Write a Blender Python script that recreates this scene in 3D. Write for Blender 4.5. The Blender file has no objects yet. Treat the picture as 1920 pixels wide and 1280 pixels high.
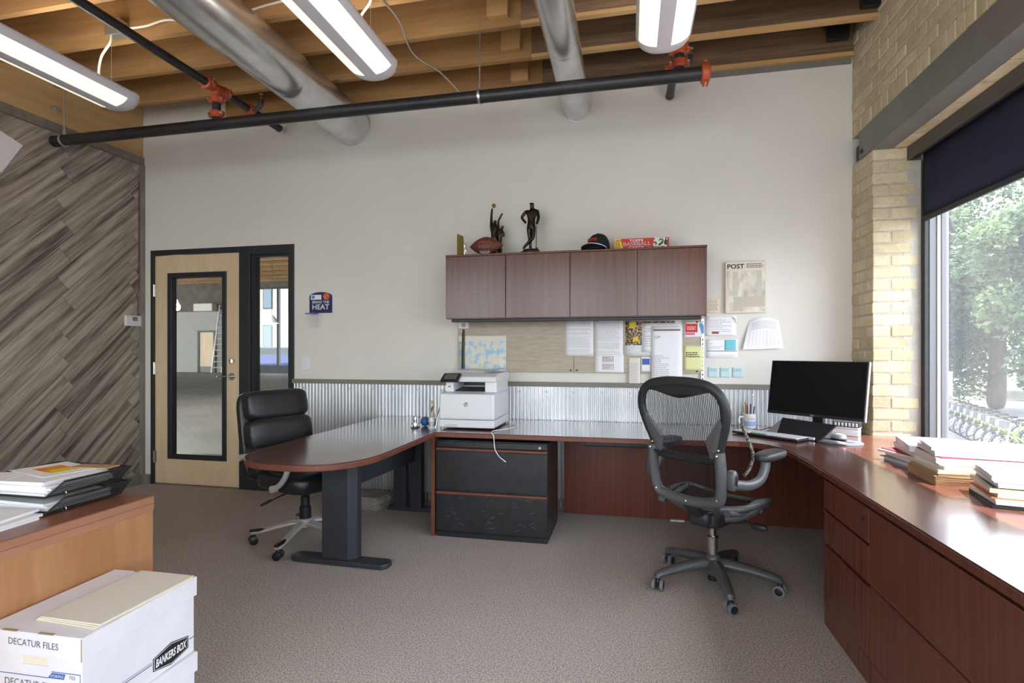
import bpy, bmesh, math, random
from mathutils import Vector, Matrix
random.seed(7)
S = bpy.context.scene
C = S.collection
R = math.radians
V = Vector

# ---------------------------------------------------------------- camera
cam_d = bpy.data.cameras.new('camera')
cam_d.sensor_width = 36.0
cam_d.lens = 1006.0 / 1920.0 * 36.0
cam_d.shift_y = 18.0 / 1920.0
cam_d.clip_start = 0.05
cam_d.clip_end = 400
cam = bpy.data.objects.new('camera', cam_d)
C.objects.link(cam)
cam.location = (0, 0, 1.27)
cam.rotation_euler = (R(90), 0, R(12.33))
S.camera = cam

# ---------------------------------------------------------------- sky, sun, exposure
world = bpy.data.worlds.new('sky')
S.world = world
world.use_nodes = True
wn = world.node_tree.nodes
wl = world.node_tree.links
wn.clear()
w_out = wn.new('ShaderNodeOutputWorld')
w_bg = wn.new('ShaderNodeBackground')
w_sky = wn.new('ShaderNodeTexSky')
w_sky.sky_type = 'NISHITA'
w_sky.sun_disc = False
w_sky.sun_elevation = R(64)
w_sky.sun_rotation = R(95)
w_sky.air_density = 1.0
w_sky.dust_density = 3.0
w_sky.ozone_density = 1.0
w_mix = wn.new('ShaderNodeMixRGB')
w_mix.inputs['Fac'].default_value = 0.72
w_mix.inputs['Color2'].default_value = (8.0, 8.15, 8.5, 1)     # thin white cloud over the blue
wl.new(w_sky.outputs[0], w_mix.inputs['Color1'])
wl.new(w_mix.outputs[0], w_bg.inputs['Color'])
w_bg.inputs['Strength'].default_value = 0.62
wl.new(w_bg.outputs[0], w_out.inputs['Surface'])

sun_d = bpy.data.lights.new('sun', 'SUN')
sun_d.energy = 13.0
sun_d.angle = R(0.6)
sun_d.color = (1.0, 0.95, 0.88)
sun = bpy.data.objects.new('sun', sun_d)
C.objects.link(sun)
sun.location = (10, -2, 20)
sun.rotation_euler = V((0.43, -0.07, 0.9)).to_track_quat('Z', 'Y').to_euler()

S.view_settings.view_transform = 'Standard'
S.view_settings.look = 'None'
S.view_settings.gamma = 1.0
S.view_settings.use_curve_mapping = False
S.view_settings.exposure = 0.90
try:
    S.cycles.max_bounces = 10
    S.cycles.diffuse_bounces = 6
    S.cycles.transparent_max_bounces = 16
    S.cycles.caustics_reflective = False
    S.cycles.caustics_refractive = False
    S.cycles.sample_clamp_indirect = 6.0
except Exception:
    pass


def portal(name, loc, rot, sx, sy):
    l = bpy.data.lights.new(name, 'AREA')
    l.shape = 'RECTANGLE'
    l.size = sx
    l.size_y = sy
    l.cycles.is_portal = True
    o = bpy.data.objects.new(name, l)
    C.objects.link(o)
    o.location = loc
    o.rotation_euler = rot
    return o


portal('window_portal', (2.02, 2.2, 1.65), (0, R(90), 0), 1.9, 3.5)
portal('window_portal', (2.02, -1.3, 1.65), (0, R(90), 0), 1.9, 2.4)
portal('window_portal', (-1.4, -3.12, 1.75), (R(90), 0, 0), 5.6, 2.3)

# ---------------------------------------------------------------- helpers


def lin(c):
    r = []
    for u in c[:3]:
        u = u / 255.0
        r.append(u / 12.92 if u <= 0.04045 else ((u + 0.055) / 1.055) ** 2.4)
    return (r[0], r[1], r[2], 1.0)


def M(name, c, c2=None, rough=0.5, metal=0.0, scale=6.0, stretch=(1, 1, 1), rot=(0, 0, 0), detail=4.0,
      bump=0.0, bscale=None, rnd=0.0, spec=0.5, lo=0.35, hi=0.65, emit=0.0, coat=0.0, fine=0.0, c3=None, aniso=0.0):
    m = bpy.data.materials.new(name)
    m.use_nodes = True
    nt = m.node_tree
    N = nt.nodes
    L = nt.links
    b = N['Principled BSDF']
    b.inputs['Roughness'].default_value = rough
    b.inputs['Metallic'].default_value = metal
    b.inputs['Specular IOR Level'].default_value = spec
    if coat:
        b.inputs['Coat Weight'].default_value = coat
        b.inputs['Coat Roughness'].default_value = 0.25
    col = None
    rgb = N.new('ShaderNodeRGB')
    rgb.outputs[0].default_value = lin(c)
    col = rgb.outputs[0]
    if c2 is not None or bump:
        tc = N.new('ShaderNodeTexCoord')
        mp = N.new('ShaderNodeMapping')
        mp.vector_type = 'TEXTURE'
        mp.inputs['Rotation'].default_value = rot
        mp.inputs['Scale'].default_value = tuple(1.0 / s for s in stretch)
        oi = N.new('ShaderNodeObjectInfo')
        ad = N.new('ShaderNodeVectorMath')
        ad.operation = 'MULTIPLY_ADD'
        ad.inputs[1].default_value = (17.3, 11.1, 23.7) if rnd else (0, 0, 0)
        L.new(oi.outputs['Random'], ad.inputs[0])
        L.new(tc.outputs['Object'], ad.inputs[2])
        L.new(ad.outputs[0], mp.inputs['Vector'])
        nz = N.new('ShaderNodeTexNoise')
        nz.inputs['Scale'].default_value = scale
        nz.inputs['Detail'].default_value = detail
        nz.inputs['Roughness'].default_value = 0.6
        L.new(mp.outputs[0], nz.inputs['Vector'])
        if c2 is not None:
            rp = N.new('ShaderNodeValToRGB')
            rp.color_ramp.elements[0].position = lo
            rp.color_ramp.elements[0].color = lin(c)
            rp.color_ramp.elements[1].position = hi
            rp.color_ramp.elements[1].color = lin(c2)
            if c3 is not None:
                e = rp.color_ramp.elements.new((lo + hi) / 2)
                e.color = lin(c3)
            L.new(nz.outputs['Fac'], rp.inputs['Fac'])
            col = rp.outputs['Color']
        if fine:
            n2 = N.new('ShaderNodeTexNoise')
            n2.inputs['Scale'].default_value = scale * 7
            n2.inputs['Detail'].default_value = 3
            L.new(mp.outputs[0], n2.inputs['Vector'])
            mr = N.new('ShaderNodeMapRange')
            mr.inputs['From Min'].default_value = 0.3
            mr.inputs['From Max'].default_value = 0.7
            mr.inputs['To Min'].default_value = 1.0 - fine
            mr.inputs['To Max'].default_value = 1.0 + fine
            L.new(n2.outputs['Fac'], mr.inputs['Value'])
            mx = N.new('ShaderNodeVectorMath')
            mx.operation = 'SCALE'
            L.new(col, mx.inputs[0])
            L.new(mr.outputs[0], mx.inputs['Scale'])
            col = mx.outputs[0]
        if bump:
            bp = N.new('ShaderNodeBump')
            bp.inputs['Strength'].default_value = bump
            bp.inputs['Distance'].default_value = 0.01
            if bscale:
                n3 = N.new('ShaderNodeTexNoise')
                n3.inputs['Scale'].default_value = bscale
                n3.inputs['Detail'].default_value = 4
                L.new(mp.outputs[0], n3.inputs['Vector'])
                L.new(n3.outputs['Fac'], bp.inputs['Height'])
            else:
                L.new(nz.outputs['Fac'], bp.inputs['Height'])
            L.new(bp.outputs[0], b.inputs['Normal'])
    if rnd:
        oi2 = N.new('ShaderNodeObjectInfo')
        mr2 = N.new('ShaderNodeMapRange')
        mr2.inputs['To Min'].default_value = 1.0 - rnd
        mr2.inputs['To Max'].default_value = 1.0 + rnd
        L.new(oi2.outputs['Random'], mr2.inputs['Value'])
        mx2 = N.new('ShaderNodeVectorMath')
        mx2.operation = 'SCALE'
        L.new(col, mx2.inputs[0])
        L.new(mr2.outputs[0], mx2.inputs['Scale'])
        col = mx2.outputs[0]
    L.new(col, b.inputs['Base Color'])
    if emit:
        L.new(col, b.inputs['Emission Color'])
        b.inputs['Emission Strength'].default_value = emit
    return m


def glass_mat(name, tint=(1, 1, 1), refl=0.06, haze=0.0, hazecol=(0.8, 0.85, 0.95)):
    m = bpy.data.materials.new(name)
    m.use_nodes = True
    N = m.node_tree.nodes
    L = m.node_tree.links
    N.clear()
    out = N.new('ShaderNodeOutputMaterial')
    tr = N.new('ShaderNodeBsdfTransparent')
    tr.inputs[0].default_value = (*tint, 1)
    gl = N.new('ShaderNodeBsdfGlossy')
    gl.inputs['Roughness'].default_value = 0.02
    lw = N.new('ShaderNodeLayerWeight')
    lw.inputs['Blend'].default_value = 0.5
    pw = N.new('ShaderNodeMath')
    pw.operation = 'POWER'
    pw.inputs[1].default_value = 5.0
    L.new(lw.outputs['Facing'], pw.inputs[0])
    mr = N.new('ShaderNodeMath')
    mr.operation = 'MULTIPLY_ADD'
    mr.inputs[1].default_value = 0.6
    mr.inputs[2].default_value = refl * 0.5
    L.new(pw.outputs[0], mr.inputs[0])
    m1 = N.new('ShaderNodeMixShader')
    L.new(mr.outputs[0], m1.inputs[0])
    L.new(tr.outputs[0], m1.inputs[1])
    L.new(gl.outputs[0], m1.inputs[2])
    last = m1.outputs[0]
    if haze:
        df = N.new('ShaderNodeBsdfTranslucent')
        df.inputs[0].default_value = (*hazecol, 1)
        m2 = N.new('ShaderNodeMixShader')
        m2.inputs[0].default_value = haze
        L.new(last, m2.inputs[1])
        L.new(df.outputs[0], m2.inputs[2])
        last = m2.outputs[0]
    L.new(last, out.inputs['Surface'])
    return m


FR = {}          # frame matrix of every thing


def frame(o):
    while o is not None and o.name not in FR:
        o = o.parent
    return FR[o.name] if o is not None else Matrix.Identity(4)


def thing(name, label, cat, loc=(0, 0, 0), rotz=0.0, group=None, kind=None):
    o = bpy.data.objects.new(name, None)
    o.empty_display_size = 0.05
    C.objects.link(o)
    o.location = loc
    o.rotation_euler = (0, 0, rotz)
    FR[o.name] = Matrix.Translation(V(loc)) @ Matrix.Rotation(rotz, 4, 'Z')
    tag(o, label, cat, group, kind)
    return o


def tag(o, label=None, cat=None, group=None, kind=None):
    if label:
        o['label'] = label
    if cat:
        o['category'] = cat
    if group:
        o['group'] = group
    if kind:
        o['kind'] = kind
    return o


class MB:
    def __init__(s):
        s.v = []
        s.f = []

    def add(s, vs, fs):
        n = len(s.v)
        s.v += [V(p) for p in vs]
        s.f += [tuple(i + n for i in f) for f in fs]
        return s

    def box(s, x0, x1, y0, y1, z0, z1):
        return s.add([(x0, y0, z0), (x1, y0, z0), (x1, y1, z0), (x0, y1, z0), (x0, y0, z1), (x1, y0, z1), (x1, y1, z1), (x0, y1, z1)],
                     [(3, 2, 1, 0), (4, 5, 6, 7), (0, 1, 5, 4), (1, 2, 6, 5), (2, 3, 7, 6), (3, 0, 4, 7)])

    def obox(s, c, size, rot=None):
        n = len(s.v)
        a, b, d = size[0] / 2, size[1] / 2, size[2] / 2
        s.box(-a, a, -b, b, -d, d)
        return s.xf(n, c, rot)

    def xf(s, n, c=(0, 0, 0), rot=None):
        m = Matrix.Identity(3)
        if rot is not None:
            m = rot if isinstance(rot, Matrix) else (Matrix.Rotation(rot[2], 3, 'Z') @ Matrix.Rotation(rot[1], 3, 'Y') @ Matrix.Rotation(rot[0], 3, 'X'))
        c = V(c)
        for i in range(n, len(s.v)):
            s.v[i] = m @ s.v[i] + c
        return s

    def rings(s, rings, caps=True, closed=False):
        n = len(rings[0])
        base = len(s.v)
        for r in rings:
            s.v += [V(p) for p in r]
        k = len(rings)
        for j in range(k if closed else k - 1):
            a = base + j * n
            b = base + ((j + 1) % k) * n
            for i in range(n):
                s.f.append((a + i, a + (i + 1) % n, b + (i + 1) % n, b + i))
        if caps and not closed:
            s.f.append(tuple(base + i for i in reversed(range(n))))
            s.f.append(tuple(base + (k - 1) * n + i for i in range(n)))
        return s

    def cyl(s, p0, p1, r0, r1=None, n=16, caps=True):
        return s.tube([p0, p1], [r0, r0 if r1 is None else r1], n, caps)

    def tube(s, pts, r, n=8, caps=True, closed=False, flat=None, up=None):
        pts = [V(p) for p in pts]
        k = len(pts)
        rs = r if isinstance(r, (list, tuple)) else [r] * k
        tang = []
        for i in range(k):
            if closed:
                t = pts[(i + 1) % k] - pts[i - 1]
            else:
                t = pts[min(i + 1, k - 1)] - pts[max(i - 1, 0)]
            tang.append(t.normalized())
        u = V(up) if up else (V((0, 0, 1)) if abs(tang[0].z) < 0.9 else V((1, 0, 0)))
        u = (u - tang[0] * u.dot(tang[0])).normalized()
        rings = []
        for i in range(k):
            if up:
                u = V(up)
            u = (u - tang[i] * u.dot(tang[i]))
            u = u.normalized() if u.length > 1e-6 else V((1, 0, 0))
            w = tang[i].cross(u)
            ring = []
            for j in range(n):
                a = 2 * math.pi * j / n
                fa = rs[i] * (flat if flat else 1.0)
                ring.append(pts[i] + u * (math.sin(a) * fa) + w * (math.cos(a) * rs[i]))
            rings.append(ring)
        return s.rings(rings, caps, closed)

    def lathe(s, prof, c=(0, 0, 0), n=20, rot=None, caps=True):
        b = len(s.v)
        rings = [[(r * math.cos(2 * math.pi * j / n), r * math.sin(2 * math.pi * j / n), z) for j in range(n)] for r, z in prof]
        s.rings(rings, caps)
        return s.xf(b, c, rot)

    def prism(s, poly, a0, a1, axis='z'):
        def P(p, a):
            if axis == 'z':
                return (p[0], p[1], a)
            if axis == 'y':
                return (p[0], a, p[1])
            return (a, p[0], p[1])
        n = len(poly)
        b = len(s.v)
        s.v += [V(P(p, a0)) for p in poly] + [V(P(p, a1)) for p in poly]
        s.f.append(tuple(b + i for i in reversed(range(n))))
        s.f.append(tuple(b + n + i for i in range(n)))
        for i in range(n):
            j = (i + 1) % n
            s.f.append((b + i, b + j, b + n + j, b + n + i))
        return s

    def frame(s, x0, x1, z0, z1, hx0, hx1, hz0, hz1, y0, y1):
        """a flat ring in the xz plane, y0..y1 thick"""
        o = [(x0, z0), (x1, z0), (x1, z1), (x0, z1)]
        h = [(hx0, hz0), (hx1, hz0), (hx1, hz1), (hx0, hz1)]
        b = len(s.v)
        for y in (y0, y1):
            s.v += [V((p[0], y, p[1])) for p in o] + [V((p[0], y, p[1])) for p in h]
        for i in range(4):
            j = (i + 1) % 4
            s.f += [(b + i, b + j, b + 4 + j, b + 4 + i), (b + 8 + j, b + 8 + i, b + 12 + i, b + 12 + j),
                    (b + j, b + i, b + 8 + i, b + 8 + j), (b + 4 + i, b + 4 + j, b + 12 + j, b + 12 + i)]
        return s

    def grid(s, fn, nu, nv):
        b = len(s.v)
        for i in range(nu + 1):
            for j in range(nv + 1):
                s.v.append(V(fn(i / nu, j / nv)))
        for i in range(nu):
            for j in range(nv):
                a = b + i * (nv + 1) + j
                s.f.append((a, a + nv + 1, a + nv + 2, a + 1))
        return s

    def sup(s, c, size, e1=0.4, e2=0.4, nu=24, nv=14, rot=None):
        """superellipsoid: e small = boxy"""
        b = len(s.v)
        def sp(w, e):
            return math.copysign(abs(w) ** e, w)
        rings = []
        for j in range(1, nv):
            ph = -math.pi / 2 + math.pi * j / nv
            cz = sp(math.sin(ph), e1)
            cr = sp(math.cos(ph), e1)
            rings.append([(size[0] / 2 * cr * sp(math.cos(2 * math.pi * i / nu), e2), size[1] / 2 * cr * sp(math.sin(2 * math.pi * i / nu), e2), size[2] / 2 * cz) for i in range(nu)])
        s.rings(rings, True)
        return s.xf(b, c, rot)

    def quad(s, a, b, c, d):
        return s.add([a, b, c, d], [(0, 1, 2, 3)])

    def mesh(s, name, mats, smooth, off=None, inv=None, ang=35):
        me = bpy.data.meshes.new(name)
        vs = s.v
        if inv is not None:
            vs = [inv @ p for p in vs]
        me.from_pydata([tuple(p) for p in vs], [], s.f)
        me.update()
        bm = bmesh.new()
        bm.from_mesh(me)
        bmesh.ops.recalc_face_normals(bm, faces=bm.faces)
        bm.to_mesh(me)
        bm.free()
        for m in (mats if isinstance(mats, (list, tuple)) else [mats]):
            me.materials.append(m)
        if smooth:
            me.shade_smooth()
            me.set_sharp_from_angle(angle=R(ang))
        return me

    def build(s, name, mat, parent=None, smooth=False, bevel=0.0, origin=None, local=False, kind=None, label=None, seg=2, ang=35, rotz=0.0):
        """parent given: vertices in world axes (or in the thing's own frame with local) ; no parent: origin = object's location"""
        inv = None
        if parent is not None:
            if not local:
                inv = frame(parent).inverted()
        elif origin is not None:
            mw = Matrix.Translation(V(origin)) @ Matrix.Rotation(rotz, 4, 'Z')
            inv = None if local else mw.inverted()
        me = s.mesh(name, mat, smooth, inv=inv, ang=ang)
        o = bpy.data.objects.new(name, me)
        C.objects.link(o)
        if parent is not None:
            o.parent = parent
        elif origin is not None:
            o.location = origin
            o.rotation_euler = (0, 0, rotz)
            FR[o.name] = mw
        else:
            FR[o.name] = Matrix.Identity(4)
        if bevel:
            bv = o.modifiers.new('bevel', 'BEVEL')
            bv.width = bevel
            bv.segments = seg
            bv.limit_method = 'ANGLE'
            bv.angle_limit = R(40)
        if kind:
            o['kind'] = kind
        if label:
            o['label'] = label
        return o


def struct(o):
    o['kind'] = 'structure'
    return o


def copy_tree(o, parent=None):
    c = o.copy()
    C.objects.link(c)
    c.parent = parent
    if o.name in FR:
        FR[c.name] = FR[o.name].copy()
    for ch in list(o.children):
        copy_tree(ch, c)
    return c


def place(o, loc, rotz=0.0):
    o.location = loc
    o.rotation_euler = (0, 0, rotz)
    FR[o.name] = Matrix.Translation(V(loc)) @ Matrix.Rotation(rotz, 4, 'Z')
    return o


def text_mb(txt, size, shear=0.0, bold=0.0, spacing=1.0):
    """lettering as flat faces in the xy plane, centred"""
    cu = bpy.data.curves.new('lettering', 'FONT')
    cu.body = txt
    cu.size = size
    cu.shear = shear
    cu.offset = bold
    cu.space_character = spacing
    cu.align_x = 'CENTER'
    cu.align_y = 'CENTER'
    cu.resolution_u = 3
    o = bpy.data.objects.new('lettering', cu)
    C.objects.link(o)
    dg = bpy.context.evaluated_depsgraph_get()
    me = bpy.data.meshes.new_from_object(o.evaluated_get(dg))
    mb = MB()
    mb.add([v.co.copy() for v in me.vertices], [tuple(p.vertices) for p in me.polygons])
    bpy.data.objects.remove(o)
    bpy.data.curves.remove(cu)
    bpy.data.meshes.remove(me)
    return mb


def text(txt, size, mat, parent, c, xdir, ydir, name='lettering', shear=0.0, bold=0.0, spacing=1.0, fit=None, local=False):
    """lettering laid on a surface at c, running along xdir, up along ydir; fit = (width, height)"""
    mb = text_mb(txt, size, shear, bold, spacing)
    if not mb.v:
        return None
    if fit:
        xs = [p.x for p in mb.v]
        ys = [p.y for p in mb.v]
        w = max(xs) - min(xs)
        h = max(ys) - min(ys)
        cxx = (max(xs) + min(xs)) / 2
        cyy = (max(ys) + min(ys)) / 2
        for p in mb.v:
            p.x = (p.x - cxx) * fit[0] / w
            p.y = (p.y - cyy) * fit[1] / h
    X = V(xdir).normalized()
    Yv = V(ydir).normalized()
    for i, p in enumerate(mb.v):
        mb.v[i] = V(c) + X * p.x + Yv * p.y
    return mb.build(name, mat, parent, local=local)


def arc(c, r, a0, a1, n, plane='xz'):
    out = []
    for i in range(n + 1):
        a = a0 + (a1 - a0) * i / n
        if plane == 'xz':
            out.append((c[0] + r * math.cos(a), c[1], c[2] + r * math.sin(a)))
        elif plane == 'xy':
            out.append((c[0] + r * math.cos(a), c[1] + r * math.sin(a), c[2]))
        else:
            out.append((c[0], c[1] + r * math.cos(a), c[2] + r * math.sin(a)))
    return out


def smooth_path(pts, n=6, closed=False):
    """Catmull-Rom through the points"""
    P = [V(p) for p in pts]
    k = len(P)
    out = []
    for i in range(k if closed else k - 1):
        p0 = P[i - 1] if (closed or i > 0) else P[0]
        p1 = P[i]
        p2 = P[(i + 1) % k]
        p3 = P[(i + 2) % k] if (closed or i + 2 < k) else P[k - 1]
        for j in range(n):
            t = j / n
            out.append(0.5 * ((2 * p1) + (p2 - p0) * t + (2 * p0 - 5 * p1 + 4 * p2 - p3) * t * t + (3 * p1 - p0 - 3 * p2 + p3) * t ** 3))
    if not closed:
        out.append(P[-1])
    return out


ORD = ['first', 'second', 'third', 'fourth', 'fifth', 'sixth', 'seventh', 'eighth', 'ninth', 'tenth', 'eleventh', 'twelfth', 'thirteenth', 'fourteenth']

# ---------------------------------------------------------------- materials
m_wall = M('white_paint', (226, 223, 215), (222, 219, 211), rough=0.85, scale=2, bump=0.02, bscale=180)
m_trimgrey = M('grey_stained_trim', (140, 134, 122), (118, 112, 102), rough=0.7, scale=4, stretch=(3, 3, 1))
m_carpet = M('grey_carpet', (138, 130, 124), (228, 219, 212), rough=1.0, scale=140, detail=5, bump=0.6, bscale=260, spec=0.1, lo=0.34, hi=0.66, fine=0.3)
m_plank = M('weathered_plank', (86, 80, 73), (186, 177, 163), rough=0.6, scale=4.5, stretch=(1, 0.2, 4.2), rot=(R(45), 0, 0), detail=8, lo=0.36, hi=0.62, rnd=0.05, fine=0.16, bump=0.15, c3=(152, 143, 130))
m_gold = M('golden_joist_wood', (146, 108, 66), (176, 136, 88), rough=0.75, scale=3.5, stretch=(0.16, 1.5, 2.6), detail=6, rnd=0.08, fine=0.08, bump=0.08)
m_beamy = M('golden_beam_wood', (186, 150, 98), (206, 174, 122), rough=0.7, scale=3, stretch=(1.5, 0.16, 2.4), detail=6, fine=0.07)
m_dark = M('weathered_dark_joist', (90, 70, 51), (130, 104, 78), rough=0.85, scale=4, stretch=(0.14, 1.5, 4), detail=7, rnd=0.1, fine=0.2, bump=0.2)
m_furr = M('new_pine_strip', (186, 146, 94), (206, 168, 116), rough=0.7, scale=4, stretch=(0.15, 1.5, 2), rnd=0.06)
m_deck = M('roof_deck_board', (120, 84, 48), (146, 106, 62), rough=0.85, scale=3, stretch=(1.5, 0.2, 1))
m_brick = M('buff_brick', (198, 183, 146), (220, 207, 176), rough=0.9, scale=9, detail=6, rnd=0.12, bump=0.35, bscale=45, lo=0.3, hi=0.7, fine=0.06)
m_mortar = M('mortar', (182, 172, 154), (202, 192, 176), rough=0.95, scale=30, bump=0.5, bscale=70)
m_patch = M('cement_patch', (176, 172, 162), (194, 190, 180), rough=0.95, scale=12, bump=0.3, bscale=60)
m_steel = M('painted_grey_steel', (116, 114, 110), (128, 126, 121), rough=0.5, scale=3)
m_black = M('black_metal', (32, 33, 36), rough=0.45)
m_frame = M('black_door_frame', (38, 40, 44), rough=0.45)
m_alu = M('anodised_window_frame', (112, 112, 114), rough=0.4, metal=0.3)
m_galv = M('galvanised_steel', (206, 208, 208), (230, 232, 232), rough=0.34, metal=0.92, scale=3, stretch=(1, 0.3, 1), detail=5, bump=0.03)
m_galv2 = M('spiral_duct_steel', (206, 208, 208), (230, 232, 232), rough=0.27, metal=0.9, scale=7, detail=6, bump=0.05)
m_corr = M('corrugated_steel', (222, 224, 226), (242, 243, 245), rough=0.30, metal=0.75, scale=6, stretch=(1, 1, 0.2), rnd=0.03)
m_cap = M('grey_cap_rail', (136, 131, 120), (124, 119, 108), rough=0.65, scale=5, stretch=(0.3, 1, 1))
m_birch = M('birch_veneer', (216, 188, 150), (228, 204, 168), rough=0.5, scale=2.6, stretch=(1.6, 1, 0.35), detail=5, fine=0.03)
m_mahog = M('mahogany_laminate', (102, 54, 43), (118, 66, 53), rough=0.26, scale=7, stretch=(10, 10, 0.2), detail=5, fine=0.08, spec=0.5)
m_mahogtop = M('mahogany_worktop', (82, 49, 41), (98, 61, 51), rough=0.16, coat=0.5, scale=5, stretch=(0.4, 5, 5), detail=5, fine=0.06, spec=0.6)
m_mahogtopy = M('mahogany_worktop_long', (82, 49, 41), (98, 61, 51), rough=0.16, coat=0.5, scale=5, stretch=(5, 0.4, 5), detail=5, fine=0.06, spec=0.6)
m_cherryedge = M('cherry_edge', (104, 58, 45), (118, 70, 54), rough=0.4, scale=6, stretch=(1, 1, 1))
m_cabdoor = M('walnut_laminate_door', (84, 43, 29), (102, 57, 40), rough=0.21, scale=5, stretch=(8, 8, 0.25), detail=5, fine=0.14, spec=0.5, rnd=0.05)
m_oak = M('honey_cherry_laminate', (170, 120, 80), (194, 146, 104), rough=0.45, scale=3.2, stretch=(2, 2.2, 0.3), detail=6, fine=0.05)
m_oaktop = M('brown_laminate_top', (132, 84, 62), (150, 98, 74), rough=0.3, scale=4, stretch=(3, 0.3, 3), fine=0.05)
m_oakedge = M('pinkish_edge_band', (162, 114, 88), (176, 128, 100), rough=0.5, scale=5, stretch=(3, 0.3, 3))
m_leather = M('black_leather', (26, 27, 29), (34, 35, 38), rough=0.36, scale=40, bump=0.12, bscale=140, spec=0.5)
m_plastic = M('black_plastic', (30, 31, 34), rough=0.42)
m_plasticm = M('graphite_plastic', (86, 87, 89), rough=0.36, spec=0.5)
m_graph2 = M('dark_graphite_plastic', (44, 45, 48), rough=0.45)
m_silver = M('silver_painted_metal', (196, 194, 190), rough=0.4, metal=0.25)
m_chrome = M('chrome', (220, 220, 222), rough=0.12, metal=1.0)
m_nickel = M('satin_nickel', (206, 204, 200), rough=0.25, metal=1.0)
m_filemet = M('black_file_metal', (34, 35, 38), (44, 45, 48), rough=0.36, scale=14, stretch=(1, 1, 1), bump=0.06)
m_legmet = M('charcoal_table_metal', (52, 55, 62), rough=0.5)
m_white = M('white_plastic', (228, 229, 233), rough=0.4)
m_whitesh = M('light_grey_plastic', (208, 210, 214), rough=0.45)
m_paper = M('white_paper', (240, 240, 242), rough=0.9, spec=0.2)
m_paper2 = M('off_white_paper', (228, 224, 212), rough=0.9, spec=0.2)
m_ink = M('grey_print', (188, 188, 194), rough=0.9)
m_inkd = M('dark_print', (96, 94, 100), rough=0.9)
m_inkb = M('black_print', (28, 28, 30), rough=0.9)
m_orange = M('orange_coupling_paint', (190, 88, 50), (170, 72, 38), rough=0.45, scale=12)
m_pipe = M('black_sprinkler_pipe', (34, 34, 36), (46, 46, 48), rough=0.42, scale=10, stretch=(0.3, 1, 1))
m_pipeg = M('dark_grey_pipe', (70, 74, 76), rough=0.4, metal=0.3)
m_lens = M('lit_lens', (255, 248, 234), rough=0.5, emit=0.46)
m_added_uplight = M('added_uplight_glow', (255, 248, 236), rough=0.5, emit=9.0)  # glow added on top of the pendants for ceiling light
m_lampbody = M('white_lamp_body', (222, 220, 222), rough=0.4)
m_spine = M('lamp_spine', (226, 224, 230), rough=0.45)
m_cord = M('white_cord', (232, 228, 216), rough=0.5)
m_bronze = M('dark_bronze', (34, 29, 25), (58, 49, 40), rough=0.28, metal=0.75, scale=12)
m_shade = M('dark_shade_cloth', (38, 40, 52), (46, 48, 62), rough=0.9, scale=120, bump=0.1)
m_glass = glass_mat('window_glass', (0.97, 0.985, 1.0), 0.06, haze=0.022)
m_glassd = glass_mat('door_glass', (0.90, 0.93, 0.93), 0.08)
m_yellow = M('yellow_print', (238, 206, 40), rough=0.7)
m_red = M('red_print', (206, 52, 40), rough=0.6)
m_blue = M('blue_print', (62, 104, 170), rough=0.6)
m_navy = M('navy_print', (22, 26, 52), (34, 52, 130), rough=0.45, scale=3)
m_teal = M('teal_note', (120, 200, 212), rough=0.9)
m_paleteal = M('pale_teal_note', (196, 222, 224), rough=0.9)
m_paleyel = M('pale_yellow_note', (228, 228, 168), rough=0.9)
m_manila = M('manila_card', (232, 224, 202), rough=0.85)
m_kraft = M('kraft_card', (178, 146, 110), rough=0.85)
m_tack = M('grey_linen_tackboard', (176, 166, 148), (192, 182, 164), rough=0.95, scale=60, stretch=(0.15, 1, 1), detail=4, fine=0.08)
m_wb = M('whiteboard', (236, 238, 242), rough=0.35)
# ================================================================ the room
XL, XR, YB, YF, ZC = -4.6, 1.562, 4.29, -3.0, 3.42
struct(MB().box(-4.75, 1.95, YF - 0.15, 4.44, -0.12, 0.0).build('floor', m_carpet))
wb = MB()
wb.box(-4.75, -4.478, YB, 4.44, 0, 3.78).box(-2.938, 1.95, YB, 4.44, 0, 3.78).box(-4.478, -2.938, YB, 4.44, 2.231, 3.78)
struct(wb.build('wall_back', m_wall))
struct(MB().box(XL + 0.03, -4.485, 4.275, 4.29, 0, 0.09).build('baseboard_back', m_trimgrey, bevel=0.003))

# left wall clad in diagonal planks, each plank a piece of its own
wl_ = struct(MB().box(-4.75, -4.6, YF, YB, 0, 3.78).build('wall_left', M('plank_backing', (96, 90, 80), (140, 132, 118), rough=0.7, scale=3, stretch=(1, 0.16, 2.4), rot=(R(45), 0, 0), detail=7)))


def clip(poly, lo, hi, ax):
    for sgn, lim in ((1, lo), (-1, -hi)):
        out = []
        for i in range(len(poly)):
            a, b = poly[i - 1], poly[i]
            da, db = sgn * a[ax] - lim, sgn * b[ax] - lim
            if (da >= 0) != (db >= 0):
                t = da / (da - db)
                out.append((a[0] + (b[0] - a[0]) * t, a[1] + (b[1] - a[1]) * t))
            if db >= 0:
                out.append(b)
        poly = out
        if len(poly) < 3:
            return []
    return poly


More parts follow.
